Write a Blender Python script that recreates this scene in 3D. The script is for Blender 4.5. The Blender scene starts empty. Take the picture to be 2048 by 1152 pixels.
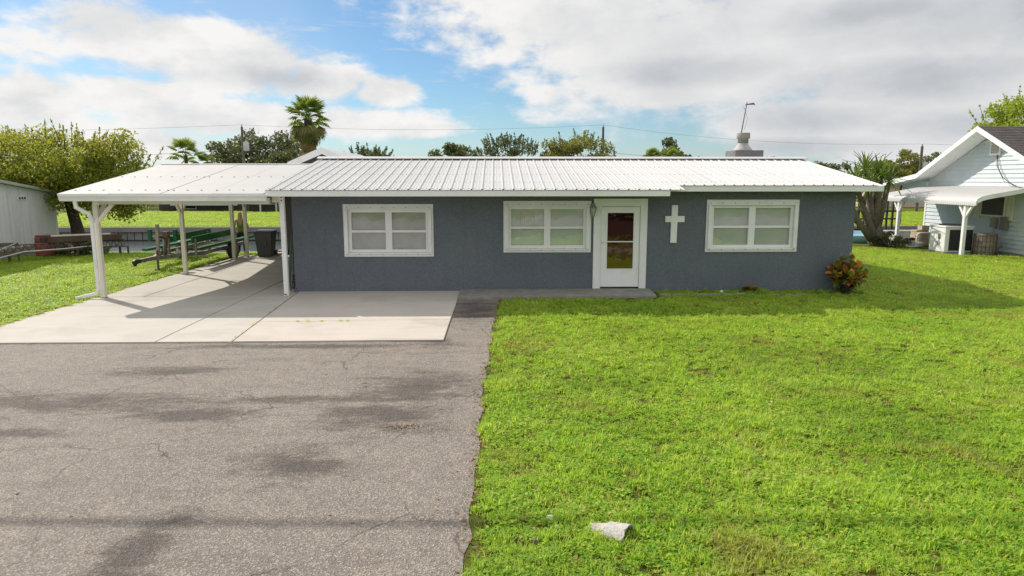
import bpy, math, random
import numpy as np
from mathutils import Vector, Matrix, Euler

# ------------------------------------------------------------------ camera, world, sun, exposure
scene = bpy.context.scene
COL = scene.collection
R = math.radians
SUN = Vector((-1.0, 0.845, 1.0)).normalized()        # direction towards the sun
SUN_EL = math.asin(SUN.z)
SUN_AZ = math.atan2(SUN.x, SUN.y)                     # clockwise from +Y

cam_data = bpy.data.cameras.new('camera')
cam = bpy.data.objects.new('camera', cam_data)
COL.objects.link(cam)
cam_data.sensor_width = 36.0
cam_data.lens = 24.0
cam_data.clip_start = 0.05
cam_data.clip_end = 6000
cam.location = (0, 0, 2.65)
cam.rotation_euler = (R(90 - 9.1), 0, R(-1.4))
scene.camera = cam

scene.view_settings.view_transform = 'Standard'
scene.view_settings.look = 'None'
scene.view_settings.gamma = 1.0
scene.view_settings.exposure = 0.57
scene.view_settings.use_curve_mapping = False

sun_data = bpy.data.lights.new('sun', 'SUN')
sun_data.energy = 3.1
sun_data.angle = R(0.55)
sun_data.color = (1.0, 0.92, 0.80)
sun = bpy.data.objects.new('sun', sun_data)
COL.objects.link(sun)
sun.rotation_euler = (-SUN).to_track_quat('-Z', 'Y').to_euler()
sun.location = (-30, 25, 30)


class NT:
    """small helper for writing node trees as expressions"""
    def __init__(self, tree):
        self.t = tree
        self.n = tree.nodes
        self.l = tree.links

    def new(self, kind, **kw):
        nd = self.n.new(kind)
        for k, v in kw.items():
            setattr(nd, k, v)
        return nd

    def put(self, sock, val):
        if isinstance(val, bpy.types.NodeSocket):
            self.l.new(val, sock)
        elif val is not None:
            sock.default_value = val

    def m(self, op, a, b=None, c=None, clamp=False):
        nd = self.n.new('ShaderNodeMath')
        nd.operation = op
        nd.use_clamp = clamp
        self.put(nd.inputs[0], a)
        if b is not None:
            self.put(nd.inputs[1], b)
        if c is not None:
            self.put(nd.inputs[2], c)
        return nd.outputs[0]

    def noise(self, vec, scale, detail=4, rough=0.55, dist=0.0):
        nd = self.n.new('ShaderNodeTexNoise')
        if vec is not None:
            self.l.new(vec, nd.inputs['Vector'])
        nd.inputs['Scale'].default_value = scale
        nd.inputs['Detail'].default_value = detail
        nd.inputs['Roughness'].default_value = rough
        nd.inputs['Distortion'].default_value = dist
        return nd.outputs[0]

    def maprange(self, val, a, b, c=0.0, d=1.0, smooth=False):
        nd = self.n.new('ShaderNodeMapRange')
        if smooth:
            nd.interpolation_type = 'SMOOTHSTEP'
        self.put(nd.inputs[0], val)
        for i, q in enumerate((a, b, c, d)):
            self.put(nd.inputs[1 + i], q)
        return nd.outputs[0]

    def mix(self, fac, a, b):
        nd = self.n.new('ShaderNodeMix')
        nd.data_type = 'RGBA'
        self.put(nd.inputs[0], fac)
        for i, q in ((6, a), (7, b)):
            if isinstance(q, tuple) and len(q) == 3:
                q = (*q, 1)
            self.put(nd.inputs[i], q)
        return nd.outputs[2]

    def vmul(self, vec, s):
        nd = self.n.new('ShaderNodeVectorMath')
        nd.operation = 'MULTIPLY'
        self.l.new(vec, nd.inputs[0])
        nd.inputs[1].default_value = s
        return nd.outputs[0]


def make_world():
    w = bpy.data.worlds.new('World')
    scene.world = w
    w.use_nodes = True
    w.node_tree.nodes.clear()
    t = NT(w.node_tree)
    out = t.new('ShaderNodeOutputWorld')
    bg = t.new('ShaderNodeBackground')
    bg.inputs[1].default_value = 0.14
    sky = t.new('ShaderNodeTexSky')
    sky.sky_type = 'NISHITA'
    sky.sun_disc = False
    sky.sun_elevation = SUN_EL
    sky.sun_rotation = SUN_AZ
    sky.altitude = 10
    sky.air_density = 1.0
    sky.dust_density = 0.35
    sky.ozone_density = 2.0
    tc = t.new('ShaderNodeTexCoord')
    gen = tc.outputs['Generated']
    sep = t.new('ShaderNodeSeparateXYZ')
    t.l.new(gen, sep.inputs[0])
    x, y, z = sep.outputs
    az = t.m('MULTIPLY', t.m('ARCTAN2', x, y), 180 / math.pi)
    el = t.m('MULTIPLY', t.m('ARCSINE', z), 180 / math.pi)
    # cloud banks where they stand in the sky: azimuth, elevation, half-widths (degrees)
    banks = [(-27.0, 10.0, 9.0, 2.6), (-20.0, 8.7, 9.5, 2.9), (-13.8, 7.4, 6.4, 1.9), (-33.5, 5.0, 5.4, 2.1),
             (-26.5, 5.7, 6.4, 1.6), (-18.5, 4.4, 15.0, 1.7), (-9.0, 7.0, 3.6, 1.6), (-7.2, 4.0, 5.4, 0.9),
             (-31.5, 2.6, 15.0, 1.7),
             (19.0, 10.0, 20.0, 6.6), (30.0, 12.5, 27.0, 8.5),  (5.5, 12.6, 13.5, 4.6), (1.0, 14.5, 9.0, 2.6), (10.0, 9.5, 10.0, 3.0), (34.5, 5.3, 17.0, 9.0), (13.0, 7.4, 12.0, 2.6),
             (24.5, 4.0, 9.0, 3.2), (62, 9, 18, 8), (-66, 7, 16, 5), (100, 14, 20, 7), (150, 10, 25, 6),
             (-120, 12, 24, 7), (-165, 16, 18, 6), (10, 34, 24, 9), (-50, 38, 20, 8), (80, 48, 24, 10), (-110, 44, 24, 9),
             (170, 46, 24, 10)]
    den = None
    for (a, e, ra, re) in banks:
        dx = t.m('MULTIPLY', t.m('SUBTRACT', az, a), 1 / ra)
        dy = t.m('MULTIPLY', t.m('SUBTRACT', el, e), 1 / re)
        d = t.m('SQRT', t.m('ADD', t.m('MULTIPLY', dx, dx), t.m('MULTIPLY', dy, dy)))
        f = t.m('SUBTRACT', 1.0, d)
        den = f if den is None else t.m('MAXIMUM', den, f)
    over = t.maprange(el, 15.0, 26.0, -1.2, 0.62, True)  # unseen bright cloud overhead, added to lift the fill light in shade
    around = t.m('ADD', t.maprange(t.m('ABSOLUTE', az), 44.0, 70.0, -1.3, 0.35, True), t.maprange(el, -2, 6, 0.25, 0.0))  # unseen cloud to the sides and behind the camera, added for fill light
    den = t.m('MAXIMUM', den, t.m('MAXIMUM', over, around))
    stretched = t.vmul(gen, (1.0, 1.0, 2.0))
    n1 = t.noise(stretched, 9.0, 8, 0.58, 0.15)
    n2 = t.noise(stretched, 34.0, 6, 0.6, 0.0)
    nn = t.m('ADD', t.m('MULTIPLY', t.m('SUBTRACT', n1, 0.5), t.maprange(az, -6.0, 14.0, 2.3, 1.5, True)), t.m('MULTIPLY', t.m('SUBTRACT', n2, 0.5), 0.5))
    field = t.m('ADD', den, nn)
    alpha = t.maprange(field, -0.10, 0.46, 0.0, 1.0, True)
    # thin high streaks
    st = t.noise(t.vmul(gen, (3.0, 3.0, 26.0)), 3.2, 6, 0.62, 0.6)
    streak = t.m('MULTIPLY', t.maprange(st, 0.55, 0.75, 0, 0.5, True), t.maprange(el, 1.0, 7.0, 0.35, 1.0))
    veil = t.maprange(t.noise(gen, 3.0, 3, 0.5), 0.45, 0.75, 0.0, 0.2, True)
    haze = t.maprange(el, -1.0, 6.0, 0.42, 0.0, True)
    thin = t.m('MAXIMUM', t.m('ADD', streak, veil), haze)
    # lit tops, grey undersides
    upv = t.new('ShaderNodeVectorMath')
    upv.operation = 'ADD'
    t.l.new(stretched, upv.inputs[0])
    upv.inputs[1].default_value = (-0.05, 0.03, 0.05)
    n3 = t.noise(upv.outputs[0], 9.0, 8, 0.58, 0.15)
    relief = t.m('SUBTRACT', n1, n3)
    shade = t.maprange(relief, -0.22, 0.22, 0.0, 1.0, True)
    thick = t.maprange(field, 0.2, 1.2, 0.0, 0.5, True)
    darks = [(35.5, 10.6, 11.0, 2.6), (24.4, 4.4, 6.0, 1.3), (15.0, 8.3, 7.0, 1.3), (-16.4, 7.6, 6.0, 1.0), (30.5, 7.0, 9.0, 1.8),
             (23.0, 2.4, 8.0, 0.9), (36, 3.6, 8, 1.2), (28, 11.5, 8, 1.4)]
    dk = None
    for (a, e, ra, re) in darks:
        dx = t.m('MULTIPLY', t.m('SUBTRACT', az, a), 1 / ra)
        dy = t.m('MULTIPLY', t.m('SUBTRACT', el, e), 1 / re)
        d = t.m('SQRT', t.m('ADD', t.m('MULTIPLY', dx, dx), t.m('MULTIPLY', dy, dy)))
        f = t.m('SUBTRACT', 1.0, d)
        dk = f if dk is None else t.m('MAXIMUM', dk, f)
    dkf = t.maprange(t.m('ADD', dk, t.m('MULTIPLY', nn, 0.6)), -0.35, 0.8, 0.0, 1.0, True)
    lit = t.m('SUBTRACT', t.m('ADD', t.maprange(az, -6.0, 14.0, 0.62, 0.74, True), t.m('MULTIPLY', shade, t.maprange(az, -6.0, 14.0, 0.5, 0.26, True))), t.m('MULTIPLY', thick, 0.25), clamp=True)
    sheet = t.m('MULTIPLY', t.maprange(az, -4.0, 16.0, 0.0, 0.20, True), t.maprange(az, 40.0, 80.0, 1.0, 0.0, True))
    lit = t.m('SUBTRACT', lit, t.m('ADD', t.m('MULTIPLY', dkf, 0.42), sheet), clamp=True)
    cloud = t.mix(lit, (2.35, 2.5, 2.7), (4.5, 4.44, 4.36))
    tintn = t.new('ShaderNodeMix', data_type='RGBA', blend_type='MULTIPLY')
    tintn.inputs[0].default_value = 1.0
    t.l.new(sky.outputs[0], tintn.inputs[6])
    tintn.inputs[7].default_value = (0.35, 0.45, 0.52, 1)
    skyc = t.mix(t.m('MULTIPLY', thin, 0.95), tintn.outputs[2], (3.1, 3.5, 3.9))
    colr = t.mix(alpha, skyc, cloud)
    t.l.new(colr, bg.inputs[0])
    t.l.new(bg.outputs[0], out.inputs[0])


make_world()

# ------------------------------------------------------------------ mesh helpers
OFF = {}


class MB:
    def __init__(self):
        self.v = []
        self.f = []

    def add(self, vs, fs):
        o = len(self.v)
        self.v.extend([tuple(p) for p in vs])
        self.f.extend([tuple(i + o for i in f) for f in fs])
        return self

    def box(self, x0, x1, y0, y1, z0, z1):
        vs = [(x0, y0, z0), (x1, y0, z0), (x1, y1, z0), (x0, y1, z0), (x0, y0, z1), (x1, y0, z1), (x1, y1, z1), (x0, y1, z1)]
        return self.add(vs, [(0, 3, 2, 1), (4, 5, 6, 7), (0, 1, 5, 4), (1, 2, 6, 5), (2, 3, 7, 6), (3, 0, 4, 7)])

    def beam(self, p, q, w, h, up=(0, 0, 1)):
        p, q = Vector(p), Vector(q)
        d = (q - p).normalized()
        upv = Vector(up)
        if abs(d.dot(upv)) > 0.99:
            upv = Vector((0, 1, 0))
        s = d.cross(upv).normalized()
        u = s.cross(d).normalized()
        vs = []
        for e in (p, q):
            for a, b in ((-1, -1), (1, -1), (1, 1), (-1, 1)):
                vs.append(e + s * (a * w / 2) + u * (b * h / 2))
        return self.add(vs, [(0, 1, 2, 3), (7, 6, 5, 4), (0, 4, 5, 1), (1, 5, 6, 2), (2, 6, 7, 3), (3, 7, 4, 0)])

    def loft(self, loops, cap=True, closed=True):
        n = len(loops[0])
        vs = [p for lp in loops for p in lp]
        fs = []
        for k in range(len(loops) - 1):
            for i in range(n if closed else n - 1):
                j = (i + 1) % n
                fs.append((k * n + i, k * n + j, (k + 1) * n + j, (k + 1) * n + i))
        if cap and closed:
            fs.append(tuple(reversed(range(n))))
            fs.append(tuple((len(loops) - 1) * n + i for i in range(n)))
        return self.add(vs, fs)

    def tube(self, pts, r, n=8, cap=True):
        pts = [Vector(p) for p in pts]
        rs = r if isinstance(r, (list, tuple)) else [r] * len(pts)
        loops = []
        prev = None
        for i, p in enumerate(pts):
            d = (pts[min(i + 1, len(pts) - 1)] - pts[max(i - 1, 0)])
            if d.length < 1e-9:
                d = Vector((0, 0, 1))
            d.normalize()
            if prev is None:
                a = Vector((0, 0, 1)) if abs(d.z) < 0.9 else Vector((1, 0, 0))
                s = d.cross(a).normalized()
            else:
                s = (prev - d * prev.dot(d))
                s = s.normalized() if s.length > 1e-6 else d.orthogonal().normalized()
            prev = s
            u = d.cross(s)
            loops.append([p + (s * math.cos(2 * math.pi * k / n) + u * math.sin(2 * math.pi * k / n)) * rs[i] for k in range(n)])
        return self.loft(loops, cap)

    def lathe(self, c, prof, n=16, sx=1, sy=1):
        loops = [[(c[0] + r * sx * math.cos(2 * math.pi * k / n), c[1] + r * sy * math.sin(2 * math.pi * k / n), c[2] + z) for k in range(n)] for r, z in prof]
        return self.loft(loops, True)

    def prism(self, poly, vec):
        vec = Vector(vec)
        a = [Vector(p) for p in poly]
        return self.loft([a, [p + vec for p in a]], True)

    def quad(self, a, b, c, d):
        return self.add([a, b, c, d], [(0, 1, 2, 3)])

    def mesh(self, name, mat, smooth=False):
        me = bpy.data.meshes.new(name)
        me.from_pydata(self.v, [], self.f)
        me.materials.append(mat)
        if smooth:
            me.polygons.foreach_set('use_smooth', [True] * len(me.polygons))
        me.update()
        return me

    def build(self, name, mat, parent=None, smooth=False, label=None, kind=None, bevel=0):
        off = OFF.get(parent.name) if parent is not None else None
        if off is not None and off.length > 0:
            self.v = [(p[0] - off.x, p[1] - off.y, p[2] - off.z) for p in self.v]
        o = bpy.data.objects.new(name, self.mesh(name, mat, smooth))
        COL.objects.link(o)
        if parent is not None:
            o.parent = parent
            OFF[o.name] = off
        if label:
            o['label'] = label
        if kind:
            o['kind'] = kind
        if bevel:
            b = o.modifiers.new('bevel', 'BEVEL')
            b.width = bevel
            b.segments = 2
            b.limit_method = 'ANGLE'
        return o


def thing(name, label, cat, loc=(0, 0, 0), group=None):
    o = bpy.data.objects.new(name, None)
    COL.objects.link(o)
    o.location = loc
    o.empty_display_size = 0.1
    OFF[o.name] = Vector(loc)
    o['label'] = label
    o['category'] = cat
    if group:
        o['group'] = group
    return o


def tag(o, label, cat, group=None):
    o['label'] = label
    o['category'] = cat
    if group:
        o['group'] = group
    return o


def inst(name, me, parent, mat4):
    """one more object on shared mesh data; mat4 is in world space"""
    o = bpy.data.objects.new(name, me)
    COL.objects.link(o)
    o.parent = parent
    off = OFF.get(parent.name)
    if off is not None:
        mat4 = Matrix.Translation(-off) @ mat4
        OFF[o.name] = off
    o.matrix_basis = mat4
    return o


def rebase(o, loc):
    """move a one-mesh thing's origin to its base"""
    loc = Vector(loc)
    o.data.transform(Matrix.Translation(-loc))
    o.location = loc
    return o


# ------------------------------------------------------------------ materials
def pbsdf(m):
    return next(n for n in m.node_tree.nodes if n.type == 'BSDF_PRINCIPLED')


def mat(name, c1, c2=None, scale=3.0, rough=0.7, fine=0.0, fine_scale=60.0, bump=0.0, bump_scale=80.0, metal=0.0, stretch=None,
        spec=None, lo=0.35, hi=0.65, dirt=None, dirt_scale=0.7, dirt_amt=0.0):
    m = bpy.data.materials.new(name)
    m.use_nodes = True
    t = NT(m.node_tree)
    b = pbsdf(m)
    b.inputs['Roughness'].default_value = rough
    b.inputs['Metallic'].default_value = metal
    if spec is not None:
        b.inputs['Specular IOR Level'].default_value = spec
    geo = t.new('ShaderNodeNewGeometry')
    pos = geo.outputs['Position']
    if stretch:
        pos = t.vmul(pos, stretch)
    if c2 is None:
        c2 = tuple(v * 0.86 for v in c1)
    c = t.mix(t.maprange(t.noise(pos, scale, 5, 0.6), lo, hi), c1, c2)
    if fine:
        c = t.mix(t.maprange(t.noise(pos, fine_scale, 3, 0.6), 0.35, 0.65, 0, fine), c, tuple(v * 0.45 for v in c1))
    if dirt is not None:
        c = t.mix(t.maprange(t.noise(pos, dirt_scale, 7, 0.65), 0.5, 0.75, 0, dirt_amt, True), c, dirt)
    t.l.new(c, b.inputs['Base Color'])
    if bump:
        bn = t.new('ShaderNodeBump')
        bn.inputs['Strength'].default_value = bump
        bn.inputs['Distance'].default_value = 0.02
        t.l.new(t.noise(pos, bump_scale, 4, 0.6), bn.inputs['Height'])
        t.l.new(bn.outputs[0], b.inputs['Normal'])
    return m


def leafmat(name, stops, trans=0.35, rough=0.55, tint_scale=0.6, inst_random=False, tint=0.35, upn=0.0, trc=(0.25, 0.32, 0.03), spec=0.35, dry=0.0):
    """stops: list of (pos, colour) picked at random for each leaf; a soft noise shifts whole clumps"""
    m = bpy.data.materials.new(name)
    m.use_nodes = True
    t = NT(m.node_tree)
    t.n.clear()
    out = t.new('ShaderNodeOutputMaterial')
    geo = t.new('ShaderNodeNewGeometry')
    rnd = geo.outputs['Random Per Island']
    if inst_random:
        oi = t.new('ShaderNodeObjectInfo')
        rnd = t.m('FRACT', t.m('ADD', rnd, oi.outputs['Random']))
    patch = t.noise(geo.outputs['Position'], tint_scale, 4, 0.6)
    key = t.m('ADD', t.m('MULTIPLY', rnd, 1 - tint), t.m('MULTIPLY', t.maprange(patch, 0.3, 0.7), tint))
    ramp = t.new('ShaderNodeValToRGB')
    cr = ramp.color_ramp
    while len(cr.elements) < len(stops):
        cr.elements.new(0.5)
    for e, (p, c) in zip(cr.elements, stops):
        e.position = p
        e.color = (*c, 1)
    t.l.new(key, ramp.inputs[0])
    b = t.new('ShaderNodeBsdfPrincipled')
    b.inputs['Roughness'].default_value = rough
    b.inputs['Specular IOR Level'].default_value = spec
    base = ramp.outputs[0]
    if dry:
        pn = t.noise(geo.outputs['Position'], 0.75, 6, 0.66, 0.5)
        base = t.mix(t.maprange(pn, 0.52, 0.68, 0, dry * 1.2, True), base, (0.34, 0.25, 0.10))
        dn = t.noise(geo.outputs['Position'], 0.33, 5, 0.6, 0.3)
        base = t.mix(t.maprange(dn, 0.5, 0.68, 0, dry, True), base, (0.13, 0.24, 0.03))
    t.l.new(base, b.inputs['Base Color'])
    tr = t.new('ShaderNodeBsdfTranslucent')
    t.l.new(t.mix(0.55, base, trc), tr.inputs[0])
    if upn:
        vm = t.new('ShaderNodeMix', data_type='VECTOR')
        vm.inputs[0].default_value = upn
        t.l.new(geo.outputs['Normal'], vm.inputs[4])
        vm.inputs[5].default_value = (0, 0, 1)
        nz = t.new('ShaderNodeVectorMath', operation='NORMALIZE')
        t.l.new(vm.outputs[1], nz.inputs[0])
        t.l.new(nz.outputs[0], b.inputs['Normal'])
    mx = t.new('ShaderNodeMixShader')
    mx.inputs[0].default_value = trans
    t.l.new(b.outputs[0], mx.inputs[1])
    t.l.new(tr.outputs[0], mx.inputs[2])
    t.l.new(mx.outputs[0], out.inputs[0])
    return m


def glassmat(name, tint, refl, gtint=(1, 1, 1)):
    m = bpy.data.materials.new(name)
    m.use_nodes = True
    t = NT(m.node_tree)
    t.n.clear()
    out = t.new('ShaderNodeOutputMaterial')
    tr = t.new('ShaderNodeBsdfTransparent')
    tr.inputs[0].default_value = (*tint, 1)
    gl = t.new('ShaderNodeBsdfGlossy')
    gl.inputs['Roughness'].default_value = 0.03
    gl.inputs['Color'].default_value = (*gtint, 1)
    geo = t.new('ShaderNodeNewGeometry')
    bn = t.new('ShaderNodeBump')
    bn.inputs['Strength'].default_value = 0.12
    bn.inputs['Distance'].default_value = 0.02
    t.l.new(t.noise(geo.outputs['Position'], 3.5, 2, 0.5), bn.inputs['Height'])
    t.l.new(bn.outputs[0], gl.inputs['Normal'])
    lw = t.new('ShaderNodeLayerWeight')
    lw.inputs[0].default_value = 0.35
    mx = t.new('ShaderNodeMixShader')
    t.l.new(t.m('ADD', t.m('MULTIPLY', lw.outputs[0], 0.5), refl, clamp=True), mx.inputs[0])
    t.l.new(tr.outputs[0], mx.inputs[1])
    t.l.new(gl.outputs[0], mx.inputs[2])
    t.l.new(mx.outputs[0], out.inputs[0])
    return m


M = {}
M['stucco'] = mat('stucco', (0.168, 0.196, 0.230), (0.145, 0.170, 0.200), 0.9, 0.9, 0.42, 24, 0.9, 45, dirt=(0.185, 0.205, 0.225), dirt_scale=1.1, dirt_amt=0.5)
_t = NT(M['stucco'].node_tree)
_b = pbsdf(M['stucco'])
_src = _b.inputs['Base Color'].links[0].from_socket
_g = _t.new('ShaderNodeNewGeometry')
_run = _t.maprange(_t.noise(_t.vmul(_g.outputs['Position'], (5.0, 5.0, 0.45)), 1.0, 6, 0.65), 0.52, 0.75, 0, 0.35, True)
_c = _t.mix(_run, _src, (0.105, 0.118, 0.132))
_scuff = _t.maprange(_t.noise(_t.vmul(_g.outputs['Position'], (1.0, 1.0, 1.6)), 2.6, 9, 0.78), 0.60, 0.74, 0, 0.55, True)
_t.l.new(_t.mix(_scuff, _c, (0.235, 0.255, 0.275)), _b.inputs['Base Color'])
M['white'] = mat('white_paint', (0.87, 0.88, 0.88), (0.81, 0.82, 0.82), 2.0, 0.55, dirt=(0.5, 0.48, 0.4), dirt_scale=2.5, dirt_amt=0.25)
M['cream'] = mat('cream_paint', (0.78, 0.75, 0.66), (0.72, 0.69, 0.59), 2.0, 0.55, dirt=(0.45, 0.40, 0.3), dirt_scale=3.0, dirt_amt=0.3)
M['roof'] = mat('white_roof_metal', (0.58, 0.58, 0.585), (0.54, 0.54, 0.545), 1.5, 0.5, stretch=(1, 0.15, 1), dirt=(0.47, 0.46, 0.44), dirt_scale=1.2, dirt_amt=0.35)
M['roof2'] = mat('white_carport_panel', (0.46, 0.46, 0.46), (0.435, 0.435, 0.435), 0.8, 0.65, dirt=(0.38, 0.37, 0.35), dirt_scale=0.8, dirt_amt=0.3)
M['fascia'] = mat('fascia_paint', (0.84, 0.86, 0.85), (0.78, 0.80, 0.79), 1.5, 0.5, dirt=(0.5, 0.5, 0.45), dirt_scale=2.0, dirt_amt=0.3)
M['dark'] = mat('dark_gap', (0.03, 0.03, 0.032), None, 3, 0.8)
M['screw'] = mat('screw_steel', (0.36, 0.35, 0.34), None, 3, 0.5, metal=0.6)
M['steel'] = mat('galvanised_steel', (0.42, 0.43, 0.44), (0.30, 0.31, 0.31), 9, 0.45, metal=0.7)
M['rust'] = mat('rusty_steel', (0.19, 0.13, 0.09), (0.10, 0.07, 0.055), 8, 0.8, bump=0.3)
M['blind'] = mat('window_blind', (0.88, 0.92, 0.92), (0.72, 0.80, 0.80), 1.6, 0.7)
M['glass'] = glassmat('window_glass', (0.95, 0.97, 0.97), 0.20)
M['doorglass'] = glassmat('storm_door_glass', (0.36, 0.30, 0.26), 0.20, (0.80, 0.58, 0.50))
M['red'] = mat('dark_red_door', (0.085, 0.026, 0.030), (0.06, 0.02, 0.024), 3, 0.5)
M['black'] = mat('black_plastic', (0.025, 0.025, 0.027), None, 3, 0.5)
M['lantern'] = mat('grey_lantern_metal', (0.30, 0.30, 0.28), (0.22, 0.22, 0.2), 12, 0.5)


def concrete(name, c, warm):
    m = mat(name, c, warm, 0.9, 0.85, 0.14, 70, 0.3, 120, dirt=tuple(v * 0.62 for v in c), dirt_scale=0.55, dirt_amt=0.7)
    t = NT(m.node_tree)
    b = pbsdf(m)
    src = b.inputs['Base Color'].links[0].from_socket
    geo = t.new('ShaderNodeNewGeometry')
    smear = t.maprange(t.noise(t.vmul(geo.outputs['Position'], (0.35, 2.6, 1)), 1.1, 8, 0.7), 0.52, 0.75, 0, 0.4, True)
    t.l.new(t.mix(smear, src, tuple(v * 0.5 for v in c)), b.inputs['Base Color'])
    return m


M['concrete'] = concrete('concrete', (0.545, 0.515, 0.475), (0.49, 0.465, 0.43))
M['concrete2'] = concrete('concrete_pinkish', (0.585, 0.535, 0.485), (0.53, 0.485, 0.44))
M['oldconcrete'] = mat('old_concrete', (0.36, 0.35, 0.32), (0.24, 0.235, 0.215), 4, 0.9, 0.3, 60, 0.5, 60)


def asphalt():
    m = bpy.data.materials.new('asphalt')
    m.use_nodes = True
    t = NT(m.node_tree)
    b = pbsdf(m)
    geo = t.new('ShaderNodeNewGeometry')
    pos = geo.outputs['Position']
    sep = t.new('ShaderNodeSeparateXYZ')
    t.l.new(pos, sep.inputs[0])
    x, y, z = sep.outputs
    big = t.noise(pos, 0.55, 6, 0.62, 0.4)
    mid = t.noise(pos, 5.0, 5, 0.6)
    warp = t.m('MULTIPLY', t.m('SUBTRACT', t.m('ADD', t.m('MULTIPLY', t.noise(t.vmul(pos, (0.75, 1.9, 1)), 1.7, 8, 0.74), 0.72), t.m('MULTIPLY', t.noise(pos, 14.0, 5, 0.7), 0.28)), 0.5), 4.6)
    # oil and tyre stains where they lie on the drive: x, y, half-lengths
    spots = [(-4.5, 9.3, 1.0, 0.28), (-4.9, 7.95, 1.9, 0.42), (-3.4, 7.5, 1.0, 0.34), (-5.2, 6.95, 0.7, 0.2), (-1.0, 8.5, 0.75, 0.85),
             (-1.25, 7.4, 0.75, 0.6), (-2.0, 8.0, 1.6, 0.18), (-1.9, 6.1, 0.55, 0.45), (-2.6, 4.5, 0.28, 0.9), (-0.4, 13.7, 0.6, 1.2), (-3.0, 10.7, 2.6, 0.16), (-1.0, 10.9, 0.4, 0.5)]
    st = None
    for sx, sy, rx, ry in spots:
        rx, ry = rx * 1.15, ry * 1.15
        dx = t.m('MULTIPLY', t.m('SUBTRACT', x, sx), 1 / rx)
        dy = t.m('MULTIPLY', t.m('SUBTRACT', y, sy), 1 / ry)
        f = t.m('SUBTRACT', 1.0, t.m('SQRT', t.m('ADD', t.m('MULTIPLY', dx, dx), t.m('MULTIPLY', dy, dy))))
        st = f if st is None else t.m('MAXIMUM', st, f)
    stain = t.maprange(t.m('ADD', st, warp), -0.12, 0.85, 0.0, 0.95, True)
    c = t.mix(t.maprange(big, 0.35, 0.65), (0.345, 0.300, 0.262), (0.275, 0.238, 0.207))
    c = t.mix(t.maprange(mid, 0.35, 0.65, 0, 0.55), c, (0.17, 0.15, 0.133))
    c = t.mix(t.maprange(t.noise(t.vmul(pos, (0.5, 2.2, 1)), 1.4, 7, 0.7), 0.52, 0.72, 0, 0.6), c, (0.12, 0.108, 0.10))
    vor = t.new('ShaderNodeTexVoronoi')
    vor.inputs['Scale'].default_value = 88
    t.l.new(pos, vor.inputs['Vector'])
    vs = t.new('ShaderNodeSeparateColor')
    t.l.new(vor.outputs['Color'], vs.inputs[0])
    c = t.mix(t.maprange(vs.outputs[0], 0.0, 1.0, 0.0, 0.72), c, (0.115, 0.10, 0.09))
    c = t.mix(t.maprange(vs.outputs[1], 0.74, 1.0, 0.0, 0.75), c, (0.47, 0.43, 0.37))
    dk_ = t.new('ShaderNodeMix', data_type='RGBA', blend_type='MULTIPLY')
    t.put(dk_.inputs[0], stain)
    t.l.new(c, dk_.inputs[6])
    dk_.inputs[7].default_value = (0.40, 0.385, 0.39, 1)
    c = dk_.outputs[2]
    # fine cracks
    cr = t.new('ShaderNodeTexVoronoi')
    cr.feature = 'DISTANCE_TO_EDGE'
    cr.inputs['Scale'].default_value = 0.55
    wv = t.new('ShaderNodeVectorMath')
    wv.operation = 'ADD'
    t.l.new(pos, wv.inputs[0])
    nv = t.new('ShaderNodeTexNoise')
    nv.inputs['Scale'].default_value = 1.3
    nv.inputs['Detail'].default_value = 6
    t.l.new(pos, nv.inputs['Vector'])
    t.l.new(nv.outputs['Color'], wv.inputs[1])
    t.l.new(wv.outputs[0], cr.inputs['Vector'])
    crack = t.m('MULTIPLY', t.maprange(cr.outputs['Distance'], 0.0, 0.010, 1.0, 0.0), t.maprange(t.noise(pos, 0.8, 3), 0.44, 0.56, 0, 0.8))
    c = t.mix(crack, c, (0.05, 0.045, 0.04))
    t.l.new(c, b.inputs['Base Color'])
    b.inputs['Roughness'].default_value = 0.85
    bn = t.new('ShaderNodeBump')
    bn.inputs['Strength'].default_value = 0.7
    bn.inputs['Distance'].default_value = 0.012
    t.l.new(t.m('ADD', vor.outputs['Distance'], t.noise(pos, 40, 4, 0.7)), bn.inputs['Height'])
    t.l.new(bn.outputs[0], b.inputs['Normal'])
    return m


M['asphalt'] = asphalt()


def soil_lawn():
    m = bpy.data.materials.new('lawn_ground')
    m.use_nodes = True
    t = NT(m.node_tree)
    b = pbsdf(m)
    geo = t.new('ShaderNodeNewGeometry')
    pos = geo.outputs['Position']
    a = t.noise(pos, 0.45, 5, 0.6, 0.3)
    f = t.noise(pos, 22, 5, 0.7)
    g = t.noise(pos, 3.0, 5, 0.65)
    c = t.mix(t.maprange(a, 0.35, 0.65), (0.11, 0.16, 0.02), (0.14, 0.165, 0.026))
    c = t.mix(t.maprange(g, 0.45, 0.75, 0, 0.6), c, (0.17, 0.145, 0.06))
    c = t.mix(t.maprange(f, 0.4, 0.7, 0, 0.7), c, (0.05, 0.06, 0.014))
    t.l.new(c, b.inputs['Base Color'])
    b.inputs['Roughness'].default_value = 0.95
    b.inputs['Specular IOR Level'].default_value = 0.1
    bn = t.new('ShaderNodeBump')
    bn.inputs['Strength'].default_value = 1.0
    bn.inputs['Distance'].default_value = 0.05
    t.l.new(f, bn.inputs['Height'])
    t.l.new(bn.outputs[0], b.inputs['Normal'])
    return m


M['lawn'] = soil_lawn()

# ------------------------------------------------------------------ setting: land, canal, drive
def structure(o):
    o['kind'] = 'structure'
    return o


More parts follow.
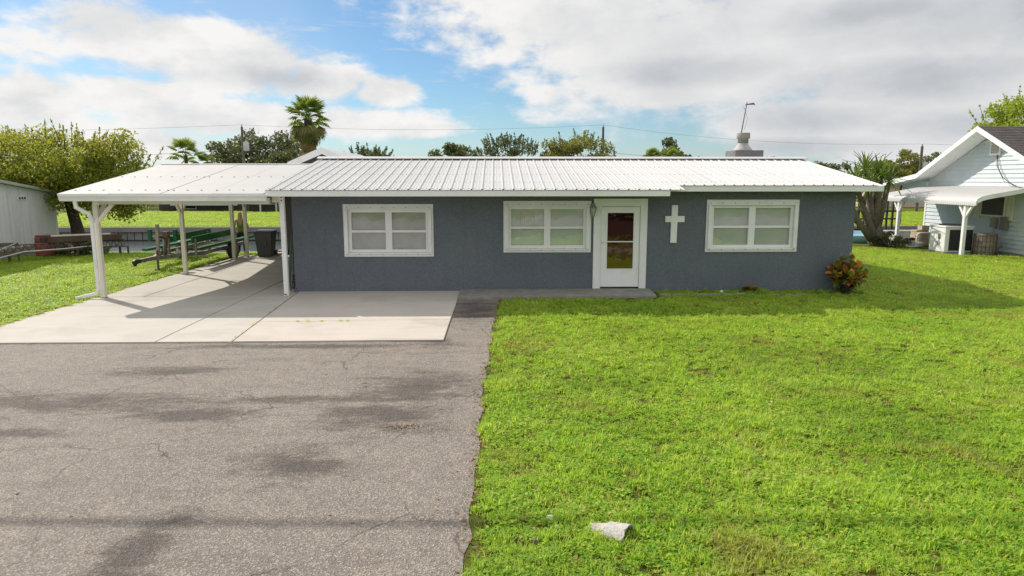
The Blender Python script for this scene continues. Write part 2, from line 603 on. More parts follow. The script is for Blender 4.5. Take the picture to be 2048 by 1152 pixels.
def land():
    b = MB()
    XL, XM, XR = -1500, -7.75, 1500
    rows_l = [(-500, 0), (23.8, 0), (28, -0.35), (28.03, -1.8), (39.78, -1.8), (39.8, -0.1), (3500, -0.1)]
    rows_r = [(-500, 0), (23.8, 0), (33, 0), (33.03, -1.8), (39.78, -1.8), (39.8, -0.1), (3500, -0.1)]
    for (x0, x1, rows) in ((XL, XM, rows_l), (XM, XR, rows_r)):
        for (ya, za), (yb, zb) in zip(rows, rows[1:]):
            b.quad((x0, ya, za), (x1, ya, za), (x1, yb, zb), (x0, yb, zb))
    b.add([(XM, 23.8, 0), (XM, 33, 0), (XM, 33.03, -1.8), (XM, 28.03, -1.8), (XM, 28, -0.35)], [(0, 1, 2, 3, 4)])
    structure(b.build('ground', M['lawn']))


land()

wm = bpy.data.materials.new('canal_water')
wm.use_nodes = True
_t = NT(wm.node_tree)
_b = pbsdf(wm)
_b.inputs['Base Color'].default_value = (0.075, 0.085, 0.075, 1)
_b.inputs['Roughness'].default_value = 0.12
_g = _t.new('ShaderNodeNewGeometry')
_bn = _t.new('ShaderNodeBump')
_bn.inputs['Strength'].default_value = 0.6
_bn.inputs['Distance'].default_value = 0.06
_t.l.new(_t.noise(_t.vmul(_g.outputs['Position'], (0.5, 1.6, 1)), 2.2, 5, 0.6), _bn.inputs['Height'])
_t.l.new(_bn.outputs[0], _b.inputs['Normal'])
M['water'] = wm
structure(MB().quad((-400, 27.5, -0.85), (400, 27.5, -0.85), (400, 39.9, -0.85), (-400, 39.9, -0.85)).build('canal_water', M['water']))

# drive: asphalt with a ragged edge against the lawn
random.seed(4)


def drive_edge(y):
    base = 0.09 - 0.055 * (14.8 - y) + 0.0026 * (14.8 - y) ** 2 if y > 0 else -0.05
    return base


pts = []
y = 14.86
while y > -1.6:
    pts.append((drive_edge(y) + random.uniform(-0.035, 0.035), y))
    y -= 0.22
poly = [(-0.90, 14.97, 0.006), (0.10, 14.97, 0.006)] + [(px, py, 0.006) for px, py in pts] + [(0.6, -1.9, 0.006), (60, -2.2, 0.006), (60, -8.5, 0.006), (-60, -8.5, 0.006), (-60, -2.2, 0.006), (-10.6, -1.9, 0.006), (-10.3, 10.9, 0.006), (-9.1, 10.9, 0.006), (-9.0, 11.05, 0.006), (-0.90, 11.05, 0.006)]
b = MB()
b.add([(p[0], p[1], 0.006) for p in poly], [tuple(reversed(range(len(poly))))])
structure(b.build('asphalt_drive', M['asphalt']))

# concrete pad: separate slabs on a bed
bed = MB().box(-8.93, -0.87, 10.99, 23.7, -0.05, 0.012).box(-0.9, 3.58, 14.95, 15.96, -0.05, 0.012).build('concrete_pad', M['dark'])
structure(bed)


def slab(poly, z, m, name='concrete_slab'):
    b = MB()
    b.prism([(x, y, -0.03) for x, y in poly], (0, 0, z + 0.03))
    return b.build(name, m, bed, bevel=0.006)


g = 0.011
slab([(-8.95, 10.96), (-5.54 - g, 10.96), (-5.54 - g, 15.3), (-8.95, 15.3)], 0.030, M['concrete'])
slab([(-8.95, 15.32), (-7.9 - g, 15.32), (-7.9 - g, 20.9), (-8.85, 20.9)], 0.031, M['concrete'])
slab([(-7.9 + g, 15.32), (-5.54 - g, 15.32), (-5.54 - g, 17.9), (-7.9 + g, 17.9)], 0.032, M['concrete'])
slab([(-7.9 + g, 17.92), (-5.54 - g, 17.92), (-5.54 - g, 20.9), (-7.9 + g, 20.9)], 0.030, M['concrete'])
slab([(-8.84, 20.92), (-7.9 - g, 20.92), (-7.9 - g, 23.72), (-8.75, 23.72)], 0.030, M['concrete'])
slab([(-7.9 + g, 20.92), (-5.54 - g, 20.92), (-5.54 - g, 23.72), (-7.9 + g, 23.72)], 0.031, M['concrete'])
slab([(-5.54 + g, 10.96), (-4.3 - g, 10.96), (-4.62 - g, 15.9), (-5.54 + g, 15.9)], 0.031, M['concrete'])
slab([(-5.54 + g, 15.92), (-4.75, 15.92), (-4.75, 23.72), (-5.54 + g, 23.72)], 0.029, M['concrete'])
slab([(-4.3 + g, 10.96), (-0.86, 11.0), (-0.855, 12.62), (-2.6, 12.6), (-3.6, 12.5), (-4.4 + g, 12.52)], 0.032, M['concrete2'])
slab([(-4.4 + g, 12.53), (-3.6, 12.51), (-2.6, 12.61), (-0.855, 12.63), (-0.84, 14.92), (-0.84, 15.96), (-4.62 + g, 15.96)], 0.033, M['concrete2'])
slab([(-0.83, 14.92), (3.60, 14.98), (3.66, 15.96), (-0.83, 15.96)], 0.075, M['oldconcrete'], 'stoop_slab')

# ------------------------------------------------------------------ the house
WY = 15.97                    # front wall plane
SL = 0.163                    # roof slope
RY = 19.7                     # ridge


def rz(y):
    return 2.41 + (y - 14.95) * SL if y <= RY else 2.41 + (2 * RY - y - 14.95) * SL


house = thing('ranch_house', 'low grey stucco house with white ribbed metal roof and white windows', 'house', (1.9, 20, 0))
WIN = [(-3.52, -1.44, 0.85, 2.07), (0.19, 2.24, 0.94, 2.14), (4.95, 7.13, 0.94, 2.165)]
DOOR = (2.45, 3.42, 0.03, 2.03)


def front_wall():
    b = MB()
    holes = [(a + 0.12, c - 0.12, d + 0.12, e - 0.12) for a, c, d, e in WIN] + [DOOR]
    xs = sorted({-4.70, 8.48} | {h[0] for h in holes} | {h[1] for h in holes})
    zs = sorted({-0.05, 2.44} | {h[2] for h in holes} | {h[3] for h in holes})
    for x0, x1 in zip(xs, xs[1:]):
        run = None
        for z0, z1 in zip(zs, zs[1:]):
            hole = any(h[0] - 1e-6 <= x0 and x1 <= h[1] + 1e-6 and h[2] - 1e-6 <= z0 and z1 <= h[3] + 1e-6 for h in holes)
            if hole:
                if run:
                    b.box(x0, x1, WY, WY + 0.2, *run)
                run = None
            else:
                run = (run[0], z1) if run else (z0, z1)
        if run:
            b.box(x0, x1, WY, WY + 0.2, *run)
    b.box(-4.70, -4.50, WY + 0.2, 23.6, -0.05, 2.44)
    b.box(8.28, 8.48, WY + 0.2, 23.6, -0.05, 2.44)
    b.box(-4.50, 8.28, 23.4, 23.6, -0.05, 2.44)
    # gable ends
    for x0 in (-4.69, 8.29):
        b.prism([(x0, 16.0, 2.44), (x0, 23.4, 2.44), (x0, RY, 3.05)], (0.18, 0, 0))
    b.build('wall', M['stucco'], house)
    MB().box(8.47, 8.58, 16.2, 23.3, -0.04, 0.33).build('plinth', M['stucco'], house)
    MB().box(-4.5, 8.28, 17.6, 17.7, 0, 2.4).build('inner_partition', M['blind'], house)
    MB().box(-4.5, 8.28, 16.17, 23.4, -0.02, 0.0).build('inner_floor', M['dark'], house)


front_wall()


def roof():
    deck = MB()
    th = 0.09
    for x0, x1, ya in ((-4.93, 3.80, 14.97), (3.80, 8.83, 15.52)):
        deck.prism([(x0, ya, rz(ya) - 0.01), (x0, RY, rz(RY) - 0.01), (x0, 24.43, rz(24.43) - 0.01), (x0, 24.43, rz(24.43) - 0.01 - th), (x0, RY, rz(RY) - 0.01 - th), (x0, ya, rz(ya) - 0.01 - th)], (x1 - x0, 0, 0))
    rf = deck.build('roof', M['fascia'], house)
    pitch = 0.2275
    prof = []
    for k in range(4):
        x = k * pitch
        prof += [(x, 0), (x + 0.026, 0), (x + 0.032, 0.007), (x + 0.038, 0), (x + 0.095, 0), (x + 0.106, 0.024), (x + 0.124, 0.024), (x + 0.135, 0), (x + 0.19, 0), (x + 0.196, 0.007), (x + 0.202, 0)]
    prof.append((4 * pitch, 0))

    def panel(length, name):
        b = MB()
        ca = math.cos(math.atan(SL))
        top = [(x, 0, z) for x, z in prof]
        n = len(top)
        dy, dz = length, length * SL
        vs = top + [(x, y + dy, z + dz) for x, y, z in top] + [(x, y, z - 0.012) for x, y, z in top]
        fs = [(i, i + 1, n + i + 1, n + i) for i in range(n - 1)] + [(2 * n + i, 2 * n + i + 1, i + 1, i) for i in range(n - 1)]
        b.add(vs, fs)
        return b.mesh(name, M['roof'])
    pl = panel(RY - 14.93, 'roof_panel')
    ps = panel(RY - 15.48, 'roof_panel')
    w = 4 * pitch
    x = -4.95
    k = 0
    while x < 8.85 - 0.3:
        long_ = x < 3.55
        ya = 14.93 if long_ else 15.48
        q = inst('roof_panel', pl if long_ else ps, rf, Matrix.Translation((x, ya, rz(ya) + 0.004 * (1 + k % 2 * 0.4))))
        x += w
        k += 1
    # back slope sheet
    MB().quad((-4.95, RY, rz(RY) + 0.008), (8.85, RY, rz(RY) + 0.008), (8.85, 24.45, rz(24.45) + 0.008), (-4.95, 24.45, rz(24.45) + 0.008)).build('back_sheet', M['roof'], rf)
    # ridge cap
    z = rz(RY)
    MB().loft([[(xx, RY - 0.20, z + 0.012), (xx, RY - 0.19, z + 0.035), (xx, RY, z + 0.085), (xx, RY + 0.19, z + 0.035), (xx, RY + 0.20, z + 0.012)] for xx in (-4.97, 8.88)]).build('ridge_cap', M['roof'], rf)
    # row screws
    s = MB()
    for ya in (15.05, 15.9, 17.0, 18.2, 19.4):
        xx = -4.9
        while xx < 8.8:
            if not (xx > 3.7 and ya < 15.6):
                s.box(xx, xx + 0.014, ya, ya + 0.014, rz(ya) + 0.004, rz(ya) + 0.018)
            xx += pitch / 2
    s.build('screws', M['screw'], rf, kind='stuff')
    # fascias, soffits, rake boards
    MB().box(-4.93, 3.82, 14.945, 14.975, 2.275, 2.395).build('fascia', M['fascia'], house)
    MB().box(3.823, 8.85, 15.495, 15.525, 2.365, 2.485).build('fascia', M['fascia'], house)
    MB().box(-4.93, 3.80, 14.977, WY - 0.003, 2.268, 2.285).build('soffit', M['fascia'], house)
    MB().box(3.80, 8.83, 15.527, WY - 0.003, 2.36, 2.376).build('soffit', M['fascia'], house)
    for x0, ya, yb in ((-4.955, 14.978, RY), (3.803, 14.978, 15.50), (8.833, 15.528, RY)):
        MB().prism([(x0, ya, rz(ya) - 0.125), (x0, yb, rz(yb) - 0.125), (x0, yb, rz(yb) - 0.003), (x0, ya, rz(ya) - 0.003)], (0.022, 0, 0)).build('rake_board', M['fascia'], house)
        if ya < 15 and x0 > 0:
            continue
        MB().prism([(x0, RY + 0.001, rz(RY) - 0.125), (x0, 24.43, rz(24.43) - 0.125), (x0, 24.43, rz(24.43) - 0.003), (x0, RY + 0.001, rz(RY) - 0.003)], (0.022, 0, 0)).build('rake_board', M['fascia'], house)
    # chimney behind the ridge
    ch = MB().box(7.28, 8.14, 20.9, 21.8, 2.8, 3.50).build('chimney', M['block'], house)
    MB().lathe((7.66, 21.35, 3.50), [(0.30, 0), (0.28, 0.03), (0.19, 0.14), (0.155, 0.20), (0.155, 0.235)], 20).build('chimney_flashing', M['flash'], ch, True)
    MB().lathe((7.66, 21.35, 3.73), [(0.158, 0), (0.158, 0.13), (0.19, 0.14), (0.20, 0.155), (0.20, 0.30), (0.185, 0.31)], 20).build('chimney_pot', M['oldconcrete'], ch, True)


M['flash'] = mat('dull_flashing', (0.46, 0.46, 0.45), (0.36, 0.36, 0.35), 5, 0.7)
M['block'] = mat('chimney_block', (0.20, 0.20, 0.205), (0.14, 0.14, 0.145), 6, 0.9, 0.3, 50, 0.5, 60)
roof()

# wind vane pole on the chimney
wv = thing('wind_vane', 'thin dark pole with a reddish flying-bird vane rising from the chimney pot', 'wind vane', (7.58, 21.35, 4.0))
MB().tube([(7.57, 21.35, 3.9), (7.72, 21.35, 4.96)], [0.018, 0.013], 8).build('pole', M['rust'], wv)
M['vane'] = mat('vane_red', (0.30, 0.10, 0.09), (0.12, 0.06, 0.06), 9, 0.7)
MB().tube([(7.67, 21.35, 4.89), (7.78, 21.35, 4.90), (7.86, 21.35, 4.91), (7.94, 21.35, 4.90)], [0.01, 0.022, 0.026, 0.012], 8).build('bird_body', M['vane'], wv, True)
MB().prism([(7.80, 21.33, 4.91), (7.90, 21.25, 4.93), (7.93, 21.22, 4.85), (7.88, 21.33, 4.90)], (0, 0.004, 0.012)).build('wing', M['vane'], wv)
MB().prism([(7.80, 21.37, 4.91), (7.90, 21.45, 4.94), (7.94, 21.48, 4.87), (7.88, 21.37, 4.90)], (0, 0.004, 0.012)).build('wing', M['vane'], wv)
MB().tube([(7.68, 21.34, 4.72), (7.62, 21.30, 4.78), (7.6, 21.28, 4.83)], 0.006, 6).tube([(7.68, 21.34, 4.68), (7.75, 21.33, 4.5), (7.72, 21.34, 4.3), (7.66, 21.345, 4.1)], 0.005, 6).build('loose_wire', M['steel'], wv)


M['blind_grey'] = mat('grey_blind', (0.72, 0.76, 0.76), (0.52, 0.56, 0.56), 1.2, 0.7)


def window(i, x0, x1, z0, z1):
    fy = WY - 0.028
    t = 0.13
    tr = MB()
    tr.box(x0, x1, fy, WY - 0.001, z1 - t, z1).box(x0, x1, fy, WY - 0.001, z0, z0 + 0.09)
    tr.box(x0, x0 + 0.10, fy, WY - 0.001, z0 + 0.09, z1 - t).box(x1 - 0.10, x1, fy, WY - 0.001, z0 + 0.09, z1 - t)
    w = tr.build('window', M['white'], house)
    # storm shutter tracks
    MB().box(x0 + 0.03, x1 - 0.03, fy - 0.05, fy - 0.001, z1 - t + 0.005, z1 - t + 0.035).box(x0 + 0.03, x1 - 0.03, fy - 0.012, fy - 0.001, z1 - t + 0.035, z1 - 0.03).build('shutter_header', M['white'], w)
    MB().box(x0 + 0.03, x1 - 0.03, fy - 0.035, fy - 0.001, z0 + 0.055, z0 + 0.085).build('shutter_sill', M['white'], w)
    for xa in (x0 + 0.035, x1 - 0.115):
        MB().box(xa, xa + 0.07, fy - 0.06, fy - 0.002, z0 + 0.088, z1 - t + 0.002).build('shutter_track', M['white'], w)
    bl = MB()
    for k in range(8):
        xx = x0 + 0.09 + k * (x1 - x0 - 0.18) / 7
        bl.tube([(xx, fy - 0.018, z1 - 0.075), (xx, fy - 0.004, z1 - 0.075)], 0.011, 8)
        bl.tube([(xx, fy - 0.045, z0 + 0.065), (xx, fy - 0.03, z0 + 0.065)], 0.010, 8)
    bl.build('bolts', M['screw'], w, kind='stuff')
    # sash frames, mullion and rails, set back in the opening
    a0, a1, c0, c1 = x0 + 0.105, x1 - 0.105, z0 + 0.095, z1 - t - 0.002
    y0, y1 = WY - 0.005, WY + 0.075
    mid = (a0 + a1) / 2
    fr = MB()
    fr.box(a0, a1, y0, y1, c0, c0 + 0.07).box(a0, a1, y0, y1, c1 - 0.06, c1)
    fr.box(a0, a0 + 0.075, y0, y1, c0 + 0.07, c1 - 0.06).box(a1 - 0.075, a1, y0, y1, c0 + 0.07, c1 - 0.06)
    fr.box(mid - 0.075, mid + 0.075, y0 + 0.003, y1, c0 + 0.07, c1 - 0.06)
    fr.build('frame', M['white'], w)
    zr = c0 + 0.07 + (c1 - c0 - 0.13) * 0.49
    for l, r in ((a0 + 0.075, mid - 0.075), (mid + 0.075, a1 - 0.075)):
        MB().box(l, r, y0 + 0.012, y1 - 0.005, zr - 0.027, zr + 0.027).build('meeting_rail', M['white'], w)
        for q0, q1, yy in ((c0 + 0.07, zr - 0.027, y0 + 0.03), (zr + 0.027, c1 - 0.06, y0 + 0.055)):
            tl = random.uniform(-0.004, 0.004)
            MB().quad((l, yy, q0), (r, yy + tl, q0), (r, yy + tl - 0.003, q1), (l, yy - 0.003, q1)).build('pane', M['glass'], w)
    # blinds hanging behind the panes
    for l, r in ((a0, mid - 0.02), (mid + 0.02, a1)):
        n = 34
        vs, fs = [], []
        drop = c0
        for k in range(n):
            zz = c1 - 0.04 - k * (c1 - 0.04 - drop) / n
            o = len(vs)
            vs += [(l, WY + 0.088, zz), (r, WY + 0.088, zz), (r, WY + 0.100, zz - 0.030), (l, WY + 0.100, zz - 0.030)]
            fs.append((o, o + 1, o + 2, o + 3))
        MB().add(vs, fs).build('blind', M['blind_grey'] if i == 0 else M['blind'], w)


random.seed(11)
for i, q in enumerate(WIN):
    window(i, *q)

# curtains and sill things seen through the panes
for (xc, z0, z1, wd) in ((0.75, 1.45, 1.98, 0.34),):
    b = MB()
    n = 24
    vs, fs = [], []
    for k in range(n + 1):
        a = k / n
        for zz, s in ((z0, 0.62), ((z0 + z1) / 2, 1.0), (z1, 0.85)):
            vs.append((xc + (a - 0.5) * wd * s, WY + 0.080 + 0.006 * math.sin(a * 40), zz))
    for k in range(n):
        for j in range(2):
            fs.append((k * 3 + j, (k + 1) * 3 + j, (k + 1) * 3 + j + 1, k * 3 + j + 1))
    b.add(vs, fs).build('lace_curtain', mat('lace', (0.75, 0.74, 0.70), None, 20, 0.8), house)

# storm door and its casing
fy = WY - 0.03
cs = MB()
cs.box(2.30, 2.455, fy, WY - 0.001, 0.078, 2.03).box(3.415, 3.56, fy, WY - 0.001, 0.078, 2.03).box(2.30, 3.56, fy, WY - 0.001, 2.03, 2.19)
dr = cs.build('door', M['white'], house)
MB().box(2.455, 2.475, fy - 0.012, WY + 0.03, 0.078, 2.03).box(3.395, 3.415, fy - 0.012, WY + 0.03, 0.078, 2.03).box(2.475, 3.395, fy - 0.012, WY + 0.03, 2.01, 2.03).build('door_jamb', M['fascia'], dr)
lf = MB()
ly0, ly1 = WY - 0.012, WY + 0.022
lf.box(2.482, 2.625, ly0, ly1, 0.115, 2.0).box(3.245, 3.388, ly0, ly1, 0.115, 2.0).box(2.625, 3.245, ly0, ly1, 0.115, 0.545).box(2.625, 3.245, ly0, ly1, 1.865, 2.0)
lf.build('door_leaf', M['white'], dr)
MB().box(2.47, 3.40, WY - 0.02, WY + 0.1, 0.0, 0.113).build('threshold', M['dark'], dr)
MB().box(2.60, 2.628, ly0 - 0.008, ly0 - 0.001, 0.525, 1.885).box(3.242, 3.27, ly0 - 0.008, ly0 - 0.001, 0.525, 1.885).box(2.628, 3.242, ly0 - 0.008, ly0 - 0.001, 0.525, 0.55).box(2.628, 3.242, ly0 - 0.008, ly0 - 0.001, 1.86, 1.885).build('glass_bead', M['white'], dr)
MB().quad((2.62, ly0 + 0.006, 0.54), (3.25, ly0 + 0.006, 0.54), (3.25, ly0 + 0.044, 1.87), (2.62, ly0 + 0.044, 1.87)).build('pane', M['doorglass'], dr)
MB().box(2.628, 3.242, ly0 - 0.010, ly0 + 0.004, 1.175, 1.20).build('glazing_bar', M['white'], dr)
MB().tube([(2.50, ly0 - 0.001, 1.185), (2.50, ly0 - 0.05, 1.185), (2.60, ly0 - 0.055, 1.185)], 0.012, 8).box(2.488, 2.52, ly0 - 0.012, ly0 - 0.002, 1.12, 1.25).build('handle', M['white'], dr)
MB().box(2.47, 3.40, WY + 0.10, WY + 0.14, 0.1, 2.02).build('inner_door', M['red'], dr)

# lantern between window and door
ln = thing('wall_lantern', 'small grey carriage lantern on the wall beside the storm door', 'wall lantern', (2.27, 15.95, 1.9))
lx, lyy = 2.275, WY - 0.11
MB().lathe((lx, WY - 0.05, 2.03), [(0.05, 0), (0.05, 0.05)], 12).tube([(lx, WY - 0.002, 2.05), (lx, WY - 0.08, 2.09), (lx, lyy, 2.06)], 0.012, 8).build('bracket', M['lantern'], ln)
MB().lathe((lx, lyy, 1.985), [(0.085, 0), (0.075, 0.02), (0.03, 0.06), (0.012, 0.09), (0.0, 0.1)], 8).build('cap', M['lantern'], ln)
MB().lathe((lx, lyy, 1.80), [(0.025, 0), (0.07, 0.18)], 6).build('glass', mat('lantern_glass', (0.55, 0.55, 0.5), None, 20, 0.2), ln)
MB().lathe((lx, lyy, 1.74), [(0.0, 0), (0.02, 0.02), (0.03, 0.06)], 8).build('finial', M['lantern'], ln)
cage = MB()
for k in range(6):
    a = k * math.pi / 3
    cage.tube([(lx + 0.028 * math.cos(a), lyy + 0.028 * math.sin(a), 1.80), (lx + 0.076 * math.cos(a), lyy + 0.076 * math.sin(a), 1.985)], 0.006, 6)
cage.build('cage', M['lantern'], ln)

# white cross on the wall
cr = MB()
cr.loft([[(x, yy, z) for x, z in ((4.115, 1.16), (4.26, 1.16), (4.265, 1.645), (4.43, 1.645), (4.43, 1.785), (4.265, 1.785), (4.265, 2.04), (4.125, 2.04), (4.122, 1.785), (3.98, 1.785), (3.98, 1.645), (4.118, 1.645))] for yy in (WY - 0.045, WY - 0.003)])
tag(rebase(cr.build('wall_cross', M['white']), (4.2, WY, 1.16)), 'white wooden cross mounted on the grey front wall', 'cross')

# ------------------------------------------------------------------ carport
CS = 0.15


def cz(y):
    return 2.33 + (y - 14.95) * CS if y <= RY else 2.33 + (2 * RY - y - 14.95) * CS


cp = thing('carport', 'open white carport with smooth panel roof and braced posts beside the house', 'carport', (-7, 19, 0))
dk = MB().prism([(-9.33, 14.97, cz(14.97) - 0.012), (-9.33, RY, cz(RY) - 0.012), (-9.33, 24.43, cz(24.43) - 0.012), (-9.33, 24.43, cz(24.43) - 0.09), (-9.33, RY, cz(RY) - 0.09), (-9.33, 14.97, cz(14.97) - 0.09)], (4.36, 0, 0)).build('roof', M['cream'], cp)
pw = 4.36 / 4
for k in range(4):
    x0 = -9.35 + k * (pw + 0.005)
    for s in (0, 1):
        ya, yb = (14.93, RY) if s == 0 else (24.45, RY)
        zz = 0.004 + 0.004 * (k % 2)
        MB().prism([(x0, ya, cz(ya) + zz), (x0 + pw - 0.012, ya, cz(ya) + zz), (x0 + pw - 0.012, yb, cz(yb) + zz), (x0, yb, cz(yb) + zz)], (0, 0, -0.012)).build('roof_panel', M['roof2'], dk)
sc = MB()
for ya in (15.35, 17.3):
    for k in range(28):
        xx = -9.2 + k * 0.152 + (0.03 if k % 7 == 6 else 0)
        if k % 2 == 0 or k % 7 == 6:
            sc.lathe((xx, ya, cz(ya) + 0.008), [(0.024, 0), (0.018, 0.012)], 8)
sc.build('screws', M['screw'], dk, kind='stuff')
MB().loft([[(xx, RY - 0.1, cz(RY) + 0.003), (xx, RY, cz(RY) + 0.028), (xx, RY + 0.1, cz(RY) + 0.003)] for xx in (-9.36, -4.97)]).build('ridge_cap', M['roof2'], dk)
# gutter
MB().loft([[(xx, 14.94, 2.175), (xx, 14.86, 2.175), (xx, 14.845, 2.235), (xx, 14.815, 2.285), (xx, 14.815, 2.325), (xx, 14.825, 2.325), (xx, 14.83, 2.29), (xx, 14.94, 2.29)] for xx in (-9.27, -4.915)]).build('gutter', M['fascia'], cp)
MB().prism([(-9.355, 14.975, cz(14.975) - 0.13), (-9.355, RY, cz(RY) - 0.13), (-9.355, RY, cz(RY) - 0.002), (-9.355, 14.975, cz(14.975) - 0.002)], (0.022, 0, 0)).build('rake_board', M['fascia'], cp)
MB().prism([(-9.355, 24.4, cz(24.4) - 0.13), (-9.355, RY + 0.001, cz(RY) - 0.13), (-9.355, RY + 0.001, cz(RY) - 0.002), (-9.355, 24.4, cz(24.4) - 0.002)], (0.022, 0, 0)).build('rake_board', M['fascia'], cp)
# beams
MB().box(-8.66, -8.54, 15.0, 24.0, 2.09, 2.235).build('side_beam', M['cream'], cp)
MB().box(-8.54, -4.95, 15.15, 15.27, 2.10, 2.235).build('front_beam', M['cream'], cp)
MB().box(-4.95, -4.79, 15.38, 15.46, 2.13, 2.262).build('front_beam', M['cream'], cp)
posts = [(-8.72, 15.21), (-8.62, 19.05), (-8.55, 22.46), (-8.45, 23.35)]
for i, (px, py) in enumerate(posts):
    w = 0.05
    p = MB().box(px - w, px + w, py - w, py + w, 0.0, 2.092).build('post', M['cream'], cp, bevel=0.004)
    dirs = [(0, 1), (1, 0)] if i == 0 else ([(0, -1), (0, 1)] if i in (1, 3) else [])
    for dx, dy in dirs:
        MB().beam((px + dx * w * 0.6, py + dy * w * 0.6, 1.72), (px + dx * 0.36, py + dy * 0.36, 2.10), 0.07, 0.07).build('brace', M['cream'], p)
    MB().box(px - w - 0.006, px + w + 0.006, py - w - 0.006, py + w + 0.006, 0.0, 0.045).build('post_foot', M['steel'], p)
hp = MB().box(-4.79, -4.69, 15.37, 15.47, 0.03, 2.262).build('post', M['white'], cp, bevel=0.004)
b = MB()
for z in (0.06, 2.17, 2.24):
    b.tube([(-4.74, 15.372, z), (-4.74, 15.36, z)], 0.014, 8)
b.tube([(-4.77, 15.372, 0.06), (-4.77, 15.36, 0.06)], 0.012, 8)
b.build('bolts', M['dark'], hp, kind='stuff')


def spout(pts, name, parent, m):
    b = MB()
    for p, q in zip(pts, pts[1:]):
        p, q = Vector(p), Vector(q)
        d = (q - p).normalized() * 0.028
        b.beam(p - d, q + d, 0.072, 0.06, (0, 1, 0))
    return b.build(name, m, parent, bevel=0.012)


spout([(-8.97, 14.90, 2.18), (-8.97, 14.93, 2.04), (-8.79, 15.06, 1.90), (-8.775, 15.11, 1.76), (-8.775, 15.115, 0.25), (-8.83, 15.11, 0.14), (-9.18, 14.98, 0.06)], 'downspout', cp, M['white'])
spout([(-7.58, 24.32, 2.2), (-7.58, 24.3, 1.9), (-7.42, 24.27, 0.25), (-7.50, 24.2, 0.13), (-7.66, 24.1, 0.1)], 'downspout', cp, M['cream'])

# ------------------------------------------------------------------ things kept by the carport
hm = mat('hose_green', (0.05, 0.12, 0.10), (0.035, 0.09, 0.08), 4, 0.5)
b = MB()
for k in range(9):
    rr = 0.22 + 0.012 * (k % 4)
    x0 = -4.80 - 0.022 * (k // 2)
    zc = 1.15 - 0.02 * k
    b.tube([(x0 - 0.02 * math.sin(a * 2), 16.25 + 0.01 * k + rr * 0.7 * math.sin(a), zc - 0.25 + (0.55 + 0.03 * (k % 3)) * math.cos(a) - 0.06 * k * 0.5) for a in [j * 2 * math.pi / 20 for j in range(21)]], 0.011, 6, False)
gh = b.build('garden_hose', hm, smooth=True)
tag(rebase(gh, (-4.8, 16.25, 0.4)), 'coiled dark green garden hose hanging on the house side wall', 'hose')
M['wood'] = mat('weathered_wood', (0.22, 0.17, 0.125), (0.13, 0.10, 0.075), 7, 0.85, 0.3, 40, 0.4, 40, stretch=(1, 1, 0.2))
for (xa, ya, xb, yb, zt, r, lab) in ((-4.80, 15.95, -4.715, 16.1, 1.45, 0.016, 'thin wooden pole leaning on the house corner by the hose'), (-4.93, 16.45, -4.72, 16.55, 1.30, 0.013, 'short dark garden stake leaning behind the hose')):
    o = MB().tube([(xa, ya, 0.034), (xb, yb, zt)], r, 8).build('leaning_pole', M['wood'])
    tag(rebase(o, (xa, ya, 0.034)), lab, 'pole')


def trash_bin():
    t = thing('trash_bin', 'dark grey wheeled trash bin with a flat lid at the back of the carport', 'trash bin', (-7.82, 23.42, 0.032))
    gm = mat('bin_plastic', (0.085, 0.088, 0.095), (0.07, 0.072, 0.078), 5, 0.5, bump=0.1)
    c = (-7.82, 23.42)

    def ring(w, d, z, dy=0):
        return [(c[0] - w, c[1] - d + dy, z), (c[0] + w, c[1] - d + dy, z), (c[0] + w, c[1] + d + dy, z), (c[0] - w, c[1] + d + dy, z)]
    MB().loft([ring(0.215, 0.22, 0.036), ring(0.225, 0.23, 0.12), ring(0.285, 0.30, 0.83), ring(0.30, 0.315, 0.84), ring(0.30, 0.315, 0.87)]).build('body', gm, t, bevel=0.02)
    MB().loft([ring(0.31, 0.325, 0.872), ring(0.315, 0.33, 0.90), ring(0.25, 0.26, 0.93)]).build('lid', mat('bin_lid', (0.12, 0.122, 0.13), None, 4, 0.35), t, bevel=0.012)
    MB().tube([(c[0] - 0.25, c[1] + 0.33, 0.86), (c[0] - 0.25, c[1] + 0.39, 0.885), (c[0] + 0.25, c[1] + 0.39, 0.885), (c[0] + 0.25, c[1] + 0.33, 0.86)], 0.016, 8).build('handle', M['black'], t)
    for s in (-1, 1):
        MB().tube([(c[0] + s * 0.20, c[1] + 0.26, 0.14), (c[0] + s * 0.27, c[1] + 0.26, 0.14)], 0.10, 16).build('wheel', M['black'], t)
    MB().box(c[0] - 0.12, c[0] + 0.12, c[1] - 0.30, c[1] - 0.262, 0.40, 0.56).build('front_panel', gm, t, bevel=0.01)


trash_bin()
sp = thing('splash_block', 'pale concrete splash block under the downspout beside the trash bin', 'splash block', (-7.6, 24.0, 0.0))
MB().box(-7.72, -7.42, 23.75, 24.25, -0.02, 0.10).build('block', M['concrete'], sp, bevel=0.02)
MB().box(-7.70, -7.45, 24.27, 24.45, -0.02, 0.16).build('back_block', M['concrete'], sp, bevel=0.02)

